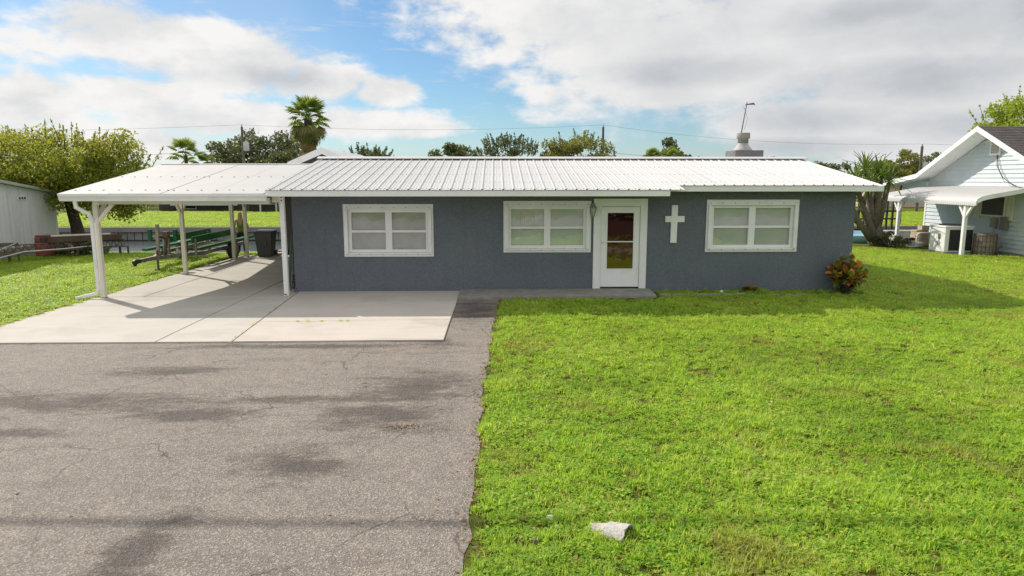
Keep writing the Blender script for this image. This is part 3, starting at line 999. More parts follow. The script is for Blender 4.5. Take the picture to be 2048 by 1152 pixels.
# ------------------------------------------------------------------ boathouse behind the carport
bh = thing('boathouse', 'grey gambrel-roofed outbuilding with white trim behind the carport', 'outbuilding', (-6, 27, 0))
M['brownwall'] = mat('boathouse_wall', (0.125, 0.118, 0.118), (0.105, 0.098, 0.098), 2, 0.85, bump=0.3, bump_scale=60)
gp = [(-7.55, 2.15), (-7.05, 3.12), (-5.98, 3.55), (-4.91, 3.12), (-4.41, 2.15)]
MB().prism([(-7.55, 24.47, -0.9), (-4.41, 24.47, -0.9)] + [(x, 24.47, z) for x, z in reversed(gp)], (0, 6.5, 0)).build('wall', M['brownwall'], bh)
outer = [(-7.72, 2.05), (-7.14, 3.20), (-5.98, 3.70), (-4.82, 3.20), (-4.24, 2.05)]
inner = [(-4.26, 2.0), (-4.88, 3.125), (-5.98, 3.59), (-7.08, 3.125), (-7.70, 2.0)]
MB().prism([(x, 24.20, z) for x, z in outer + inner], (0, 6.95, 0)).build('roof', M['roof'], bh)
o2 = [(x + (x + 5.98) * 0.02, z + 0.02) for x, z in outer]
i2 = [(x, z - 0.10) for x, z in inner]
MB().prism([(x, 24.165, z) for x, z in o2 + i2], (0, 0.033, 0)).build('rake_trim', M['white'], bh)

# ------------------------------------------------------------------ neighbour's house on the right
nb = thing('neighbor_house', 'pale blue lap-sided gabled house with brown shingle roof', 'house', (22, 25, 0))
M['siding'] = mat('blue_white_siding', (0.60, 0.67, 0.70), (0.54, 0.61, 0.64), 1.5, 0.6, dirt=(0.42, 0.45, 0.44), dirt_scale=1.4, dirt_amt=0.35)
M['shingle'] = mat('brown_shingle', (0.125, 0.11, 0.105), (0.07, 0.062, 0.06), 5, 0.95, 0.4, 30, 0.5, 50)
PY, PZ = 24.6, 4.42
ns = 0.49


def gy(z, s):
    return PY + s * (PZ - 0.10 - z) / ns


MB().box(18.03, 30, 21.5, 28.25, -0.05, 2.75).prism([(18.03, 21.5, 2.75), (18.03, 28.25, 2.75), (18.03, PY, PZ - 0.15)], (11.9, 0, 0)).build('wall_core', M['siding'], nb)
k = 0
ex = 0.152
while True:
    z0 = 0.10 + k * ex
    z1 = z0 + ex + 0.01
    if z0 > PZ - 0.45:
        break
    ya0, yb0 = max(21.5, gy(z0, -1)), min(28.25, gy(z0, 1))
    ya1, yb1 = max(21.5, gy(z1, -1)), min(28.25, gy(z1, 1))
    if 2.05 < z0 < 2.40:
        yb0 = yb1 = 30.0
    MB().loft([[(18.0 - 0.022, ya0, z0), (18.0 - 0.022, yb0, z0), (18.0 + 0.010, yb1, z1), (18.0 + 0.010, ya1, z1)], [(18.028, ya0, z0), (18.028, yb0, z0), (18.028, yb1, z1), (18.028, ya1, z1)]]).build('siding_board', M['siding'], nb)
    k += 1
MB().box(17.975, 18.04, 28.25, 28.34, 0, 2.5).build('corner_board', M['white'], nb)
MB().box(17.96, 18.03, 21.45, 28.3, -0.05, 0.10).build('footing', M['oldconcrete'], nb)
roofp = [(20.5, 2.42), (PY, PZ), (27.95, 2.76), (30.55, 2.37)]
prf = [(17.27, y, z + 0.07) for y, z in roofp] + [(17.27, y, z - 0.05) for y, z in reversed(roofp)]
nr = MB().prism(prf, (12.9, 0, 0)).build('roof', M['white'], nb)
sh = MB()
for (ya, za), (yb, zb) in (((20.47, 2.48), (PY, PZ + 0.075)), ((27.95, 2.835), (PY, PZ + 0.075)), ((30.57, 2.445), (27.95, 2.835))):
    L = math.hypot(yb - ya, zb - za)
    n = int(L / 0.14)
    for j in range(n):
        a0, a1 = j / n, (j + 1.25) / n
        a1 = min(a1, 1)
        p0 = (ya + (yb - ya) * a0, za + (zb - za) * a0)
        p1 = (ya + (yb - ya) * a1, za + (zb - za) * a1)
        x = 17.25
        i = 0
        while x < 24:
            w = 0.32
            dz = 0.004 * ((i * 7 + j * 3) % 3)
            sh.prism([(x, p0[0], p0[1] + 0.018 + dz), (x, p1[0], p1[1] + 0.004), (x, p1[0], p1[1] - 0.004), (x, p0[0], p0[1] + 0.004)], (w - 0.012, 0, 0))
            x += w
            i += 1
sh.build('shingles', M['shingle'], nr, kind='stuff')
for (ya, za), (yb, zb) in zip(roofp, roofp[1:]):
    MB().prism([(17.235, ya, za - 0.10), (17.235, yb, zb - 0.10), (17.235, yb, zb + 0.085), (17.235, ya, za + 0.085)], (0.032, 0, 0)).build('rake_board', M['white'], nb)
vt = vt0 = MB().box(17.945, 17.975, 24.34, 24.74, 3.54, 3.98).build('gable_vent', M['dark'], nb)
MB().box(17.925, 17.985, 24.28, 24.34, 3.48, 4.04).box(17.925, 17.985, 24.74, 24.80, 3.48, 4.04).box(17.925, 17.985, 24.34, 24.74, 3.48, 3.54).box(17.925, 17.985, 24.34, 24.74, 3.98, 4.04).build('frame', M['white'], vt0)
for k in range(9):
    z = 3.55 + k * 0.05
    MB().prism([(17.915, 24.35, z), (17.938, 24.35, z + 0.03), (17.938, 24.35, z + 0.022), (17.915, 24.35, z - 0.008)], (0, 0.38, 0)).build('louvre', M['cream'], vt)
# window under the awning
nw = MB().box(17.93, 17.985, 23.72, 24.95, 1.30, 2.05).build('window', M['white'], nb)
MB().box(17.915, 17.928, 23.80, 24.87, 1.36, 2.0).build('pane', mat('dark_screen', (0.05, 0.045, 0.04), (0.075, 0.065, 0.055), 5, 0.4), nw)
for ya in (23.38, 25.0):
    MB().box(17.94, 17.984, ya, ya + 0.30, 1.20, 2.1).build('shutter', M['cream'], nb)
# awning
aw = thing('patio_awning', 'white corrugated metal awning on braced posts against the blue siding', 'awning', (17, 25.4, 0))
pf = [(17.97, 2.37), (17.4, 2.27), (16.8, 2.165), (16.40, 2.095), (16.22, 2.045), (16.10, 1.975), (16.05, 1.88), (16.04, 1.75)]
b = MB()
vs, fs = [], []
ny = 280
for i in range(ny + 1):
    yy = 22.62 + i * (28.22 - 22.62) / ny
    ph = math.sin(i / ny * 5.6 / 0.10 * 2 * math.pi)
    for j, (x, z) in enumerate(pf):
        nx, nz = (0, 1) if j < 4 else ((-0.5, 0.85) if j < 6 else (-1, 0))
        vs.append((x + nx * 0.011 * ph, yy, z + nz * 0.011 * ph))
n = len(pf)
for i in range(ny):
    for j in range(n - 1):
        fs.append((i * n + j, i * n + j + 1, (i + 1) * n + j + 1, (i + 1) * n + j))
b.add(vs, fs).build('awning_sheet', M['roof'], aw, True)
MB().loft([[(x, yy, z + 0.012) for x, z in pf] + [(x + 0.05, yy, z - 0.13 if j < 6 else z - 0.0) for j, (x, z) in reversed(list(enumerate(pf)))] for yy in (22.585, 22.615)]).build('end_trim', M['fascia'], aw)
MB().box(16.12, 16.20, 22.7, 28.1, 1.80, 1.90).build('front_rail', M['white'], aw)
for yy in (23.15, 27.05):
    p = MB().box(16.08, 16.19, yy - 0.055, yy + 0.055, -0.02, 1.80).build('post', M['white'], aw)
    for s in (-1, 1):
        MB().beam((16.135, yy + s * 0.03, 1.36), (16.135, yy + s * 0.36, 1.80), 0.075, 0.075, (1, 0, 0)).build('brace', M['white'], p)
tag(rebase(MB().box(15.92, 16.06, 26.85, 27.25, -0.02, 0.42).build('concrete_block', M['concrete'], bevel=0.01), (16, 27.05, 0)), 'white concrete block standing at the foot of the awning post', 'concrete block')

# air conditioner
M['acwhite'] = mat('ac_white', (0.80, 0.80, 0.80), (0.75, 0.75, 0.75), 3, 0.4)
ac = thing('air_conditioner', 'white box air-conditioning unit with dark coil grille behind the awning post', 'air conditioner', (16.45, 24.3, 0))
MB().box(15.97, 16.98, 23.84, 24.72, 0.06, 0.92).build('cabinet', M['acwhite'], ac, bevel=0.03)
MB().box(15.95, 17.0, 23.82, 24.74, 0.922, 0.99).build('top_pan', M['acwhite'], ac, bevel=0.02)
MB().lathe((16.47, 24.28, 0.99), [(0.40, 0), (0.40, 0.03), (0.30, 0.05), (0.1, 0.06), (0, 0.06)], 20).build('fan_guard', M['black'], ac)
gr = MB().box(16.12, 16.94, 23.815, 23.838, 0.12, 0.86).build('coil_grille', M['dark'], ac)
for k in range(14):
    z = 0.15 + k * 0.05
    MB().box(16.13, 16.93, 23.806, 23.814, z, z + 0.008).build('louvre', M['black'], gr)
MB().box(15.955, 15.969, 24.10, 24.22, 0.52, 0.70).build('rating_label', mat('label_dark', (0.13, 0.13, 0.2), None, 20, 0.5), ac)
MB().box(15.955, 15.969, 24.10, 24.24, 0.30, 0.42).build('notice_label', mat('label_grey', (0.42, 0.43, 0.45), (0.3, 0.3, 0.32), 40, 0.5), ac)
MB().box(15.9, 17.05, 23.78, 24.78, -0.02, 0.058).build('pad', M['oldconcrete'], ac)
# old round condenser in a wire cage
oc = thing('old_condenser', 'weathered beige round condenser in a wire cage below the meter boxes', 'condenser', (17.25, 23.6, 0))
MB().lathe((17.25, 23.6, 0.02), [(0.30, 0), (0.33, 0.02), (0.335, 0.68), (0.32, 0.71), (0.05, 0.74), (0, 0.74)], 20).build('drum', mat('beige_old', (0.36, 0.33, 0.26), (0.22, 0.20, 0.16), 5, 0.8, 0.3, 30), oc)
for k in range(18):
    a = k * 2 * math.pi / 18
    MB().tube([(17.25 + 0.35 * math.cos(a), 23.6 + 0.35 * math.sin(a), 0.02), (17.25 + 0.35 * math.cos(a), 23.6 + 0.35 * math.sin(a), 0.72)], 0.008, 5).build('cage_wire', M['rust'], oc)
for z in (0.12, 0.3, 0.48, 0.66, 0.72):
    MB().tube([(17.25 + 0.352 * math.cos(a), 23.6 + 0.352 * math.sin(a), z) for a in [j * 2 * math.pi / 24 for j in range(25)]], 0.008, 5, False).build('cage_hoop', M['rust'], oc)
for (ya, yb, z0, z1, c, lab) in ((24.05, 24.27, 0.92, 1.25, (0.34, 0.32, 0.27), 'small beige meter box on the blue siding'), (23.52, 23.80, 0.88, 1.32, (0.21, 0.20, 0.18), 'larger grey-brown disconnect box on the blue siding')):
    t = thing('electrical_box', lab, 'electrical box', (17.9, ya, z0))
    mm = mat('box_paint', c, None, 6, 0.6)
    MB().box(17.84, 17.975, ya, yb, z0, z1).build('case', mm, t, bevel=0.008)
    MB().box(17.828, 17.839, ya + 0.02, yb - 0.02, z0 + 0.02, z1 - 0.02).build('cover', mm, t)
    MB().tube([(17.92, (ya + yb) / 2, z0), (17.92, (ya + yb) / 2, 0.3), (17.8, ya + 0.3, 0.1)], 0.02, 6).build('conduit', M['steel'], t)
MB_w = thing('service_cable', 'dark service wires drooping down the gable from below the vent', 'cable', (17.9, 24, 2.4))
MB().tube([(17.96, 24.45, 3.5), (17.9, 24.3, 3.1), (17.85, 23.9, 2.7), (17.8, 23.3, 2.42), (17.75, 22.6, 2.3)], 0.012, 6).build('strand', M['black'], MB_w)
MB().tube([(17.96, 24.42, 3.5), (17.9, 24.2, 2.95), (17.85, 23.8, 2.55), (17.83, 23.2, 2.42)], 0.008, 6).build('strand', M['black'], MB_w)

# clutter by the neighbour's patio
M['paver'] = mat('cream_paver', (0.56, 0.47, 0.38), (0.46, 0.37, 0.29), 5, 0.9, bump=0.3)
ps = thing('paver_stack', 'stack of cream concrete pavers beside the awning post', 'paver stack', (17.05, 26.75, 0))
random.seed(8)
for k in range(9):
    z = 0.02 + k * 0.068
    for j in range(2):
        dx, dy = random.uniform(-0.02, 0.02), random.uniform(-0.02, 0.02)
        if k > 7 and j == 0:
            continue
        MB().box(16.78 + dx, 17.28 + dx, 26.45 + j * 0.37 + dy, 26.80 + j * 0.37 + dy, z, z + 0.06).build('paver', M['paver'], ps)
tag(rebase(MB().box(16.95, 17.25, 26.75, 27.05, 0.64, 0.80).build('paver_block', M['paver'], bevel=0.01), (17.1, 26.9, 0.64)), 'single cream block lying on top of the paver stack', 'block')
pu = thing('pool_pump', 'white plastic pump with bent pipes standing in the grass by the pavers', 'pump', (16.5, 26.2, 0))
M['pvc'] = mat('white_pvc', (0.74, 0.73, 0.70), (0.62, 0.61, 0.57), 4, 0.45)
MB().lathe((16.22, 26.15, 0.0), [(0.10, 0), (0.10, 0.26), (0.085, 0.30)], 14).build('strainer', M['pvc'], pu, True)
MB().lathe((16.22, 26.15, 0.30), [(0.11, 0), (0.11, 0.06), (0.05, 0.09)], 14).build('lid', M['black'], pu, True)
MB().tube([(16.3, 26.15, 0.12), (16.75, 26.2, 0.12)], 0.09, 12).build('motor', M['pvc'], pu, True)
MB().tube([(16.45, 26.2, 0.15), (16.45, 26.2, 0.5), (16.55, 26.2, 0.55), (16.95, 26.25, 0.55), (16.98, 26.25, 0.1)], 0.035, 8).build('pipe', M['pvc'], pu, True)
MB().tube([(16.0, 26.1, 0.05), (16.2, 26.0, 0.05), (16.5, 25.95, 0.06)], 0.035, 8).build('pipe', M['pvc'], pu, True)
pl = thing('paddling_pool', 'low round pale blue pool behind the yucca trunk', 'pool', (15.6, 29.0, 0))
MB().lathe((15.6, 29.2, 0), [(1.45, 0), (1.5, 0.30), (1.46, 0.33), (1.40, 0.30), (1.38, 0.2)], 36).build('wall', mat('pool_blue', (0.28, 0.50, 0.62), (0.24, 0.44, 0.56), 4, 0.4), pl, True)
MB().box(13.6, 17.6, 30.75, 31.5, -0.02, 0.20).build('deck', mat('terracotta_deck', (0.30, 0.20, 0.16), (0.24, 0.16, 0.13), 4, 0.9), pl)
fe = thing('deck_railing', 'dark brown timber railing with upright balusters behind the paddling pool', 'railing', (16, 32, 0))
M['darkwood'] = mat('dark_stained_wood', (0.075, 0.06, 0.055), (0.05, 0.04, 0.038), 6, 0.8)
x = 13.6
k = 0
while x < 19.0:
    big = k % 5 == 0
    w = 0.055 if big else 0.04
    MB().box(x - w, x + w, 31.86, 31.94, -0.02, 2.3 if big else 1.75).build('post' if big else 'baluster', M['darkwood'], fe)
    x += 0.27
    k += 1
for z in (0.25, 0.75, 1.1, 1.70):
    MB().box(13.5, 19.0, 31.80, 31.855, z, z + 0.07).build('rail', M['darkwood'], fe)
um = thing('folded_umbrella', 'closed rusty red patio umbrella standing near the pavers', 'umbrella', (18.0, 30.2, 0))
MB().tube([(18.02, 30.2, 0), (18.02, 30.2, 2.4)], 0.025, 8).build('pole', M['darkwood'], um)
MB().lathe((18.02, 30.2, 0.55), [(0.06, 0), (0.11, 0.15), (0.09, 0.8), (0.05, 1.4), (0.02, 1.75)], 10).build('canopy', mat('umbrella_red', (0.22, 0.085, 0.055), (0.12, 0.05, 0.04), 6, 0.9), um)
MB().lathe((18.02, 30.2, 0), [(0.25, 0), (0.25, 0.06), (0.05, 0.1)], 14).build('base', M['oldconcrete'], um)
ws = thing('white_lumber', 'low pile of whitewashed boards behind the paver stack', 'lumber pile', (17.2, 29, 0))
for k in range(5):
    MB().box(16.5 + 0.04 * (k % 2), 18.6, 28.72 + 0.02 * k, 29.15, 0.02 + k * 0.09, 0.10 + k * 0.09).build('board', M['pvc'], ws)

# ------------------------------------------------------------------ garden shed on the left
sd = thing('garden_shed', 'grey-white vertical plank shed with a pale sloping roof edge', 'shed', (-18, 24, 0))
M['plank'] = mat('shed_plank', (0.76, 0.785, 0.80), (0.69, 0.715, 0.73), 5, 0.8, 0.15, 40, 0.3, 40, stretch=(1, 1, 0.15), dirt=(0.3, 0.3, 0.29), dirt_scale=2, dirt_amt=0.3)


def sz(y):
    return 2.50 - (y - 23.1) * 0.145


MB().prism([(-19.5, 19.5, -0.1), (-19.5, 25.8, -0.1), (-19.5, 25.8, sz(25.8)), (-19.5, 19.5, sz(19.5))], (3.17, 0, 0)).build('wall_core', M['dark'], sd)
y = 19.5
k = 0
random.seed(5)
while y < 25.78:
    w = min(0.205, 25.8 - y)
    o = random.uniform(0, 0.006)
    MB().prism([(-16.325, y + 0.004, 0.33 if k % 99 else 0.30), (-16.325, y + w - 0.004, 0.33), (-16.325, y + w - 0.004, sz(y + w)), (-16.325, y + 0.004, sz(y))], (0.02 + o, 0, 0)).build('plank', M['plank'], sd)
    y += 0.205
    k += 1
MB().box(-16.32, -16.295, 19.5, 25.8, -0.12, 0.325).build('skirting', M['oldconcrete'], sd)
MB().box(-16.34, -16.28, 25.801, 25.88, -0.1, sz(25.8)).build('corner_board', M['white'], sd)
M['paleroof'] = mat('pale_green_roof', (0.46, 0.50, 0.45), (0.40, 0.44, 0.39), 3, 0.6)
MB().prism([(-19.8, 19.2, sz(19.2) + 0.005), (-19.8, 26.1, sz(26.1) + 0.005), (-19.8, 26.1, sz(26.1) + 0.095), (-19.8, 19.2, sz(19.2) + 0.095)], (3.7, 0, 0)).build('roof', M['paleroof'], sd)
vn = MB().box(-16.295, -16.27, 23.85, 24.32, 1.93, 2.05).build('vent', M['white'], sd)
for k in range(3):
    MB().box(-16.268, -16.262, 23.92 + k * 0.13, 24.0 + k * 0.13, 1.95, 2.03).build('slot', M['dark'], vn)

# lattice tower lying along the shed, timbers on it
lt = thing('lattice_tower', 'rusty triangular lattice mast lying on its side along the shed', 'lattice mast', (-14.6, 23.3, 0.1))
A, B_ = Vector((-15.75, 20.6, 0.0)), Vector((-13.62, 25.35, -0.1))
ax = (B_ - A).normalized()
sd_ = Vector((ax.y, -ax.x, 0)).normalized()
ch = [(0.0, 0.62, 0.0), (0.16, 0.38, 0.0), (-0.16, 0.38, 0.0)]


def tp(s, c):
    p = A.lerp(B_, s)
    zz = ch[c][1] - 0.07 * s
    return Vector((p.x, p.y, p.z + zz)) + sd_ * ch[c][0]


for c in range(3):
    MB().tube([tp(0, c), tp(1, c)], 0.023, 6).build('chord', M['rust'], lt)
n = 22
for j in range(n):
    for c in range(3):
        d = (c + 1) % 3
        s0, s1 = j / n, (j + 1) / n
        MB().tube([tp(s0, c), tp((s0 + s1) / 2, d), tp(s1, c)], 0.013, 5).build('lacing', M['rust'], lt)
for s in (0.25, 0.62, 0.985):
    p = A.lerp(B_, s)
    MB().beam((p.x - 0.1, p.y, p.z - 0.05), (p.x - 0.1, p.y, p.z + 0.33), 0.06, 0.06).build('support_leg', M['rust'], lt)
    MB().beam((p.x + 0.18, p.y + 0.02, p.z - 0.05), (p.x + 0.18, p.y + 0.02, p.z + 0.33), 0.05, 0.05).build('support_leg', M['rust'], lt)
M['beam'] = mat('brown_timber', (0.135, 0.085, 0.06), (0.085, 0.055, 0.042), 5, 0.9, 0.3, 40, 0.4, 40)


def along(s, off, z):
    p = A.lerp(B_, s)
    return Vector((p.x, p.y, p.z - 0.07 * s + z)) + sd_ * off


for (s0, s1, off, z, w, h, m, nm, lab, cat) in (
        (0.47, 0.97, 0.05, 0.73, 0.12, 0.19, 'beam', 'timber_beam', 'long brown timber beam resting on the lattice mast', 'beam'),
        (0.44, 0.70, -0.10, 0.74, 0.12, 0.18, 'darkwood', 'timber_beam', 'short dark timber behind the brown beam on the mast', 'beam'),
        (0.50, 0.90, -0.02, 0.86, 0.09, 0.05, 'cream', 'pale_plank', 'pale weathered plank lying on top of the brown beam', 'plank')):
    o = MB().beam(along(s0, off, z), along(s1, off, z), w, h).build(nm, M[m])
    tag(rebase(o, along(s0, off, z)), lab, cat)
o = MB().beam(along(0.02, 0.06, 0.68), along(0.28, 0.02, 0.66), 0.14, 0.08).build('mossy_plank', mat('mossy', (0.16, 0.155, 0.09), (0.10, 0.10, 0.06), 5, 0.9))
tag(rebase(o, along(0.02, 0.06, 0.68)), 'mossy plank lying on the left end of the lattice mast', 'plank')
pp = MB().tube([along(0.05, 0.4, 0.20), along(0.28, 0.3, 0.42), along(0.55, 0.27, 0.44), along(0.72, 0.24, 0.47), along(0.85, 0.23, 0.45)], 0.017, 8).build('white_pipe', M['pvc'], smooth=True)
tag(rebase(pp, along(0.05, 0.4, 0.1)), 'thin white plastic pipe draped along the lattice mast', 'pipe')
pp = MB().tube([along(0.02, 0.45, 0.30), along(0.25, 0.25, 0.70)], 0.02, 8).build('metal_pipe', M['steel'])
tag(rebase(pp, along(0.02, 0.45, 0.3)), 'grey metal pipe leaning up against the lattice mast', 'pipe')
br = thing('plastic_drum', 'faded red plastic drum standing between the shed and the lattice mast', 'drum', (-15.35, 23.6, 0))
rm = mat('red_drum', (0.30, 0.055, 0.05), (0.24, 0.05, 0.05), 4, 0.55, dirt=(0.2, 0.1, 0.1), dirt_scale=4, dirt_amt=0.4)
MB().lathe((-15.35, 23.6, -0.02), [(0.26, 0), (0.28, 0.03), (0.29, 0.2), (0.275, 0.22), (0.29, 0.24), (0.29, 0.45), (0.275, 0.47), (0.29, 0.49), (0.285, 0.70), (0.25, 0.74)], 24).build('body', rm, br, True)
MB().lathe((-15.35, 23.6, 0.72), [(0.26, 0), (0.26, 0.03), (0.22, 0.035)], 24).build('rim', rm, br, True)

# far seawall of the canal
sw = thing('seawall', 'grey concrete seawall with vertical panels across the canal', 'seawall', (0, 39.7, -0.85))
M['seawall'] = mat('seawall_concrete', (0.33, 0.34, 0.35), (0.24, 0.25, 0.26), 1.5, 0.9, 0.3, 20, dirt=(0.12, 0.12, 0.12), dirt_scale=1.0, dirt_amt=0.5)
M['seacap'] = mat('seawall_cap', (0.30, 0.275, 0.265), (0.22, 0.20, 0.195), 1.2, 0.9, 0.3, 20)
MB().box(-60, 60, 39.45, 39.85, -0.36, -0.09).build('cap', M['seacap'], sw)
MB().box(-60, 60, 39.72, 39.79, -1.8, -0.36).build('backing', M['dark'], sw)
pm = [MB().box(0, w, -0.09, 0.0, 0, 1.4).mesh('seawall_panel', M['seawall']) for w in (0.44, 0.36, 0.40)]
random.seed(2)
for (xa, xb) in ((-31, -9), (18, 34)):
    x = xa
    while x < xb:
        q = random.randrange(3)
        inst('panel', pm[q], sw, Matrix.Translation((x, 39.69 + random.uniform(-0.03, 0.03), -1.77)))
        x += (0.44, 0.36, 0.40)[q] + 0.05
MB().box(-40, 40, 39.30, 39.44, -0.95, -0.80).build('waler', M['dark'], sw)

# ------------------------------------------------------------------ boat trailer on the grass
bt = thing('boat_trailer', 'galvanised boat trailer with green carpeted bunks and guide boards', 'boat trailer', (-9.65, 21.8, 0))
M['carpet'] = mat('green_carpet', (0.030, 0.17, 0.055), (0.022, 0.125, 0.045), 6, 0.95, 0.2, 60, 0.4, 80)
M['railsteel'] = mat('weathered_galvanised', (0.34, 0.335, 0.33), (0.20, 0.18, 0.165), 4, 0.7, metal=0.3)
xr, xl = -8.98, -10.32
MB().beam((xr, 21.2, 0.40), (xr, 24.9, 0.40), 0.07, 0.11).build('frame_rail', M['railsteel'], bt)
MB().beam((xl, 21.2, 0.40), (xl, 24.9, 0.40), 0.07, 0.11).build('frame_rail', M['railsteel'], bt)
MB().beam((xr, 21.2, 0.40), (-9.74, 19.75, 0.40), 0.07, 0.11).build('frame_rail', M['railsteel'], bt)
MB().beam((xl, 21.2, 0.40), (-9.80, 19.75, 0.40), 0.07, 0.11).build('frame_rail', M['railsteel'], bt)
MB().beam((-9.77, 19.9, 0.41), (-9.84, 18.95, 0.40), 0.09, 0.10).build('tongue', M['railsteel'], bt)
MB().tube([(-9.84, 19.0, 0.40), (-9.85, 18.8, 0.40), (-9.855, 18.72, 0.385)], [0.06, 0.075, 0.05], 10).lathe((-9.85, 18.78, 0.28), [(0.03, 0), (0.055, 0.05), (0.06, 0.14)], 10).build('coupler', M['black'], bt)
for yy in (21.25, 23.0, 24.85):
    MB().beam((xl, yy, 0.345), (xr, yy, 0.345), 0.07, 0.07).build('crossmember', M['railsteel'], bt)
# jack and winch post
MB().tube([(-9.72, 19.78, 0.03), (-9.72, 19.78, 0.62)], 0.03, 8).lathe((-9.72, 19.78, 0.0), [(0.07, 0), (0.07, 0.03)], 10).build('jack', M['rust'], bt)
MB().beam((-9.73, 19.86, 0.40), (-9.70, 19.86, 1.36), 0.075, 0.075).build('winch_post', mat('pale_post', (0.40, 0.37, 0.33), (0.28, 0.25, 0.22), 6, 0.8), bt)
MB().beam((-9.72, 19.9, 1.0), (-9.62, 20.25, 0.92), 0.05, 0.07).beam((-9.62, 20.0, 0.42), (-9.58, 20.2, 1.12), 0.05, 0.09).box(-9.68, -9.52, 20.05, 20.22, 0.95, 1.13).build('winch', M['rust'], bt)
MB().beam((-10.30, 20.6, 0.95), (-9.50, 20.6, 0.96), 0.035, 0.035).beam((-9.9, 20.6, 0.44), (-9.9, 20.6, 0.95), 0.05, 0.05).build('bow_bar', M['steel'], bt)
for x in (-10.29, -9.54):
    MB().box(x - 0.055, x + 0.055, 20.54, 20.66, 0.80, 1.16).build('bow_guide', M['carpet'], bt, bevel=0.02)
# bunks
for x, y0, y1 in ((-10.30, 20.25, 24.6), (-8.86, 20.4, 24.95)):
    MB().beam((x, y0, 0.585), (x + 0.05, y1, 0.60), 0.20, 0.07).build('bunk', M['carpet'], bt, bevel=0.02)
    for yy in (21.3, 23.0, 24.6):
        MB().box(x - 0.03, x + 0.03, yy - 0.03, yy + 0.03, 0.38, 0.56).build('bunk_bracket', M['railsteel'], bt)
for x, y0, y1 in ((-9.78, 20.4, 23.7), (-8.92, 20.25, 23.6)):
    MB().beam((x, y0, 0.86), (x + 0.0, y1, 0.88), 0.05, 0.20).build('guide_board', M['carpet'], bt, bevel=0.015)
    for yy in (y0 + 0.12, y1 - 0.4):
        MB().box(x + 0.03, x + 0.08, yy - 0.03, yy + 0.03, 0.36, 0.90).build('guide_post', M['railsteel'], bt)
MB().beam((-9.6, 21.0, 0.46), (-9.45, 23.4, 0.50), 0.08, 0.05).build('keel_board', M['wood'], bt)
MB().tube([(-9.5, 21.2, 0.50), (-9.2, 22.0, 0.54), (-9.0, 22.6, 0.62), (-8.95, 23.2, 0.60)], 0.04, 8).build('loose_board', M['wood'], bt)
for x in (-8.80, -10.50):
    w = MB().tube([(x - 0.09, 23.05, 0.31), (x + 0.09, 23.05, 0.31)], 0.30, 22).build('wheel', M['black'], bt, True)
    MB().tube([(x - 0.095, 23.05, 0.31), (x + 0.095, 23.05, 0.31)], 0.17, 16).build('rim', M['railsteel'], w)
MB().tube([(-10.45, 23.05, 0.31), (-8.85, 23.05, 0.31)], 0.035, 8).build('axle', M['rust'], bt)
MB().prism([(-9.50, 20.4, 0.44), (-9.38, 20.55, 0.44), (-9.50, 20.5, 0.60)], (0.02, 0.02, 0)).build('bow_eye_plate', M['pvc'], bt)
tag(rebase(MB().lathe((-9.35, 24.3, 0), [(0.17, -0.2), (0.16, 0.2), (0.165, 0.42), (0.15, 0.44)], 12).build('tree_stump', mat('bark_dark', (0.07, 0.05, 0.042), (0.13, 0.095, 0.075), 14, 0.95, bump=0.6, bump_scale=30)), (-9.35, 24.3, -0.05)), 'dark rough tree stump in the grass at the trailer rear', 'stump')


# ------------------------------------------------------------------ person on the bank, seen from behind
def skin_obj(name, joints, edges, m, parent, root=0, sub=2):
    me = bpy.data.meshes.new(name)
    me.from_pydata([j[0] for j in joints], edges, [])
    me.materials.append(m)
    o = bpy.data.objects.new(name, me)
    COL.objects.link(o)
    o.parent = parent
    sk = o.modifiers.new('skin', 'SKIN')
    sk.use_smooth_shade = True
    for sv, j in zip(me.skin_vertices[0].data, joints):
        r = j[1]
        sv.radius = (r, r) if not isinstance(r, tuple) else r
        sv.use_root = False
    me.skin_vertices[0].data[root].use_root = True
    sb = o.modifiers.new('subdivision', 'SUBSURF')
    sb.levels = sub
    sb.render_levels = sub
    return o


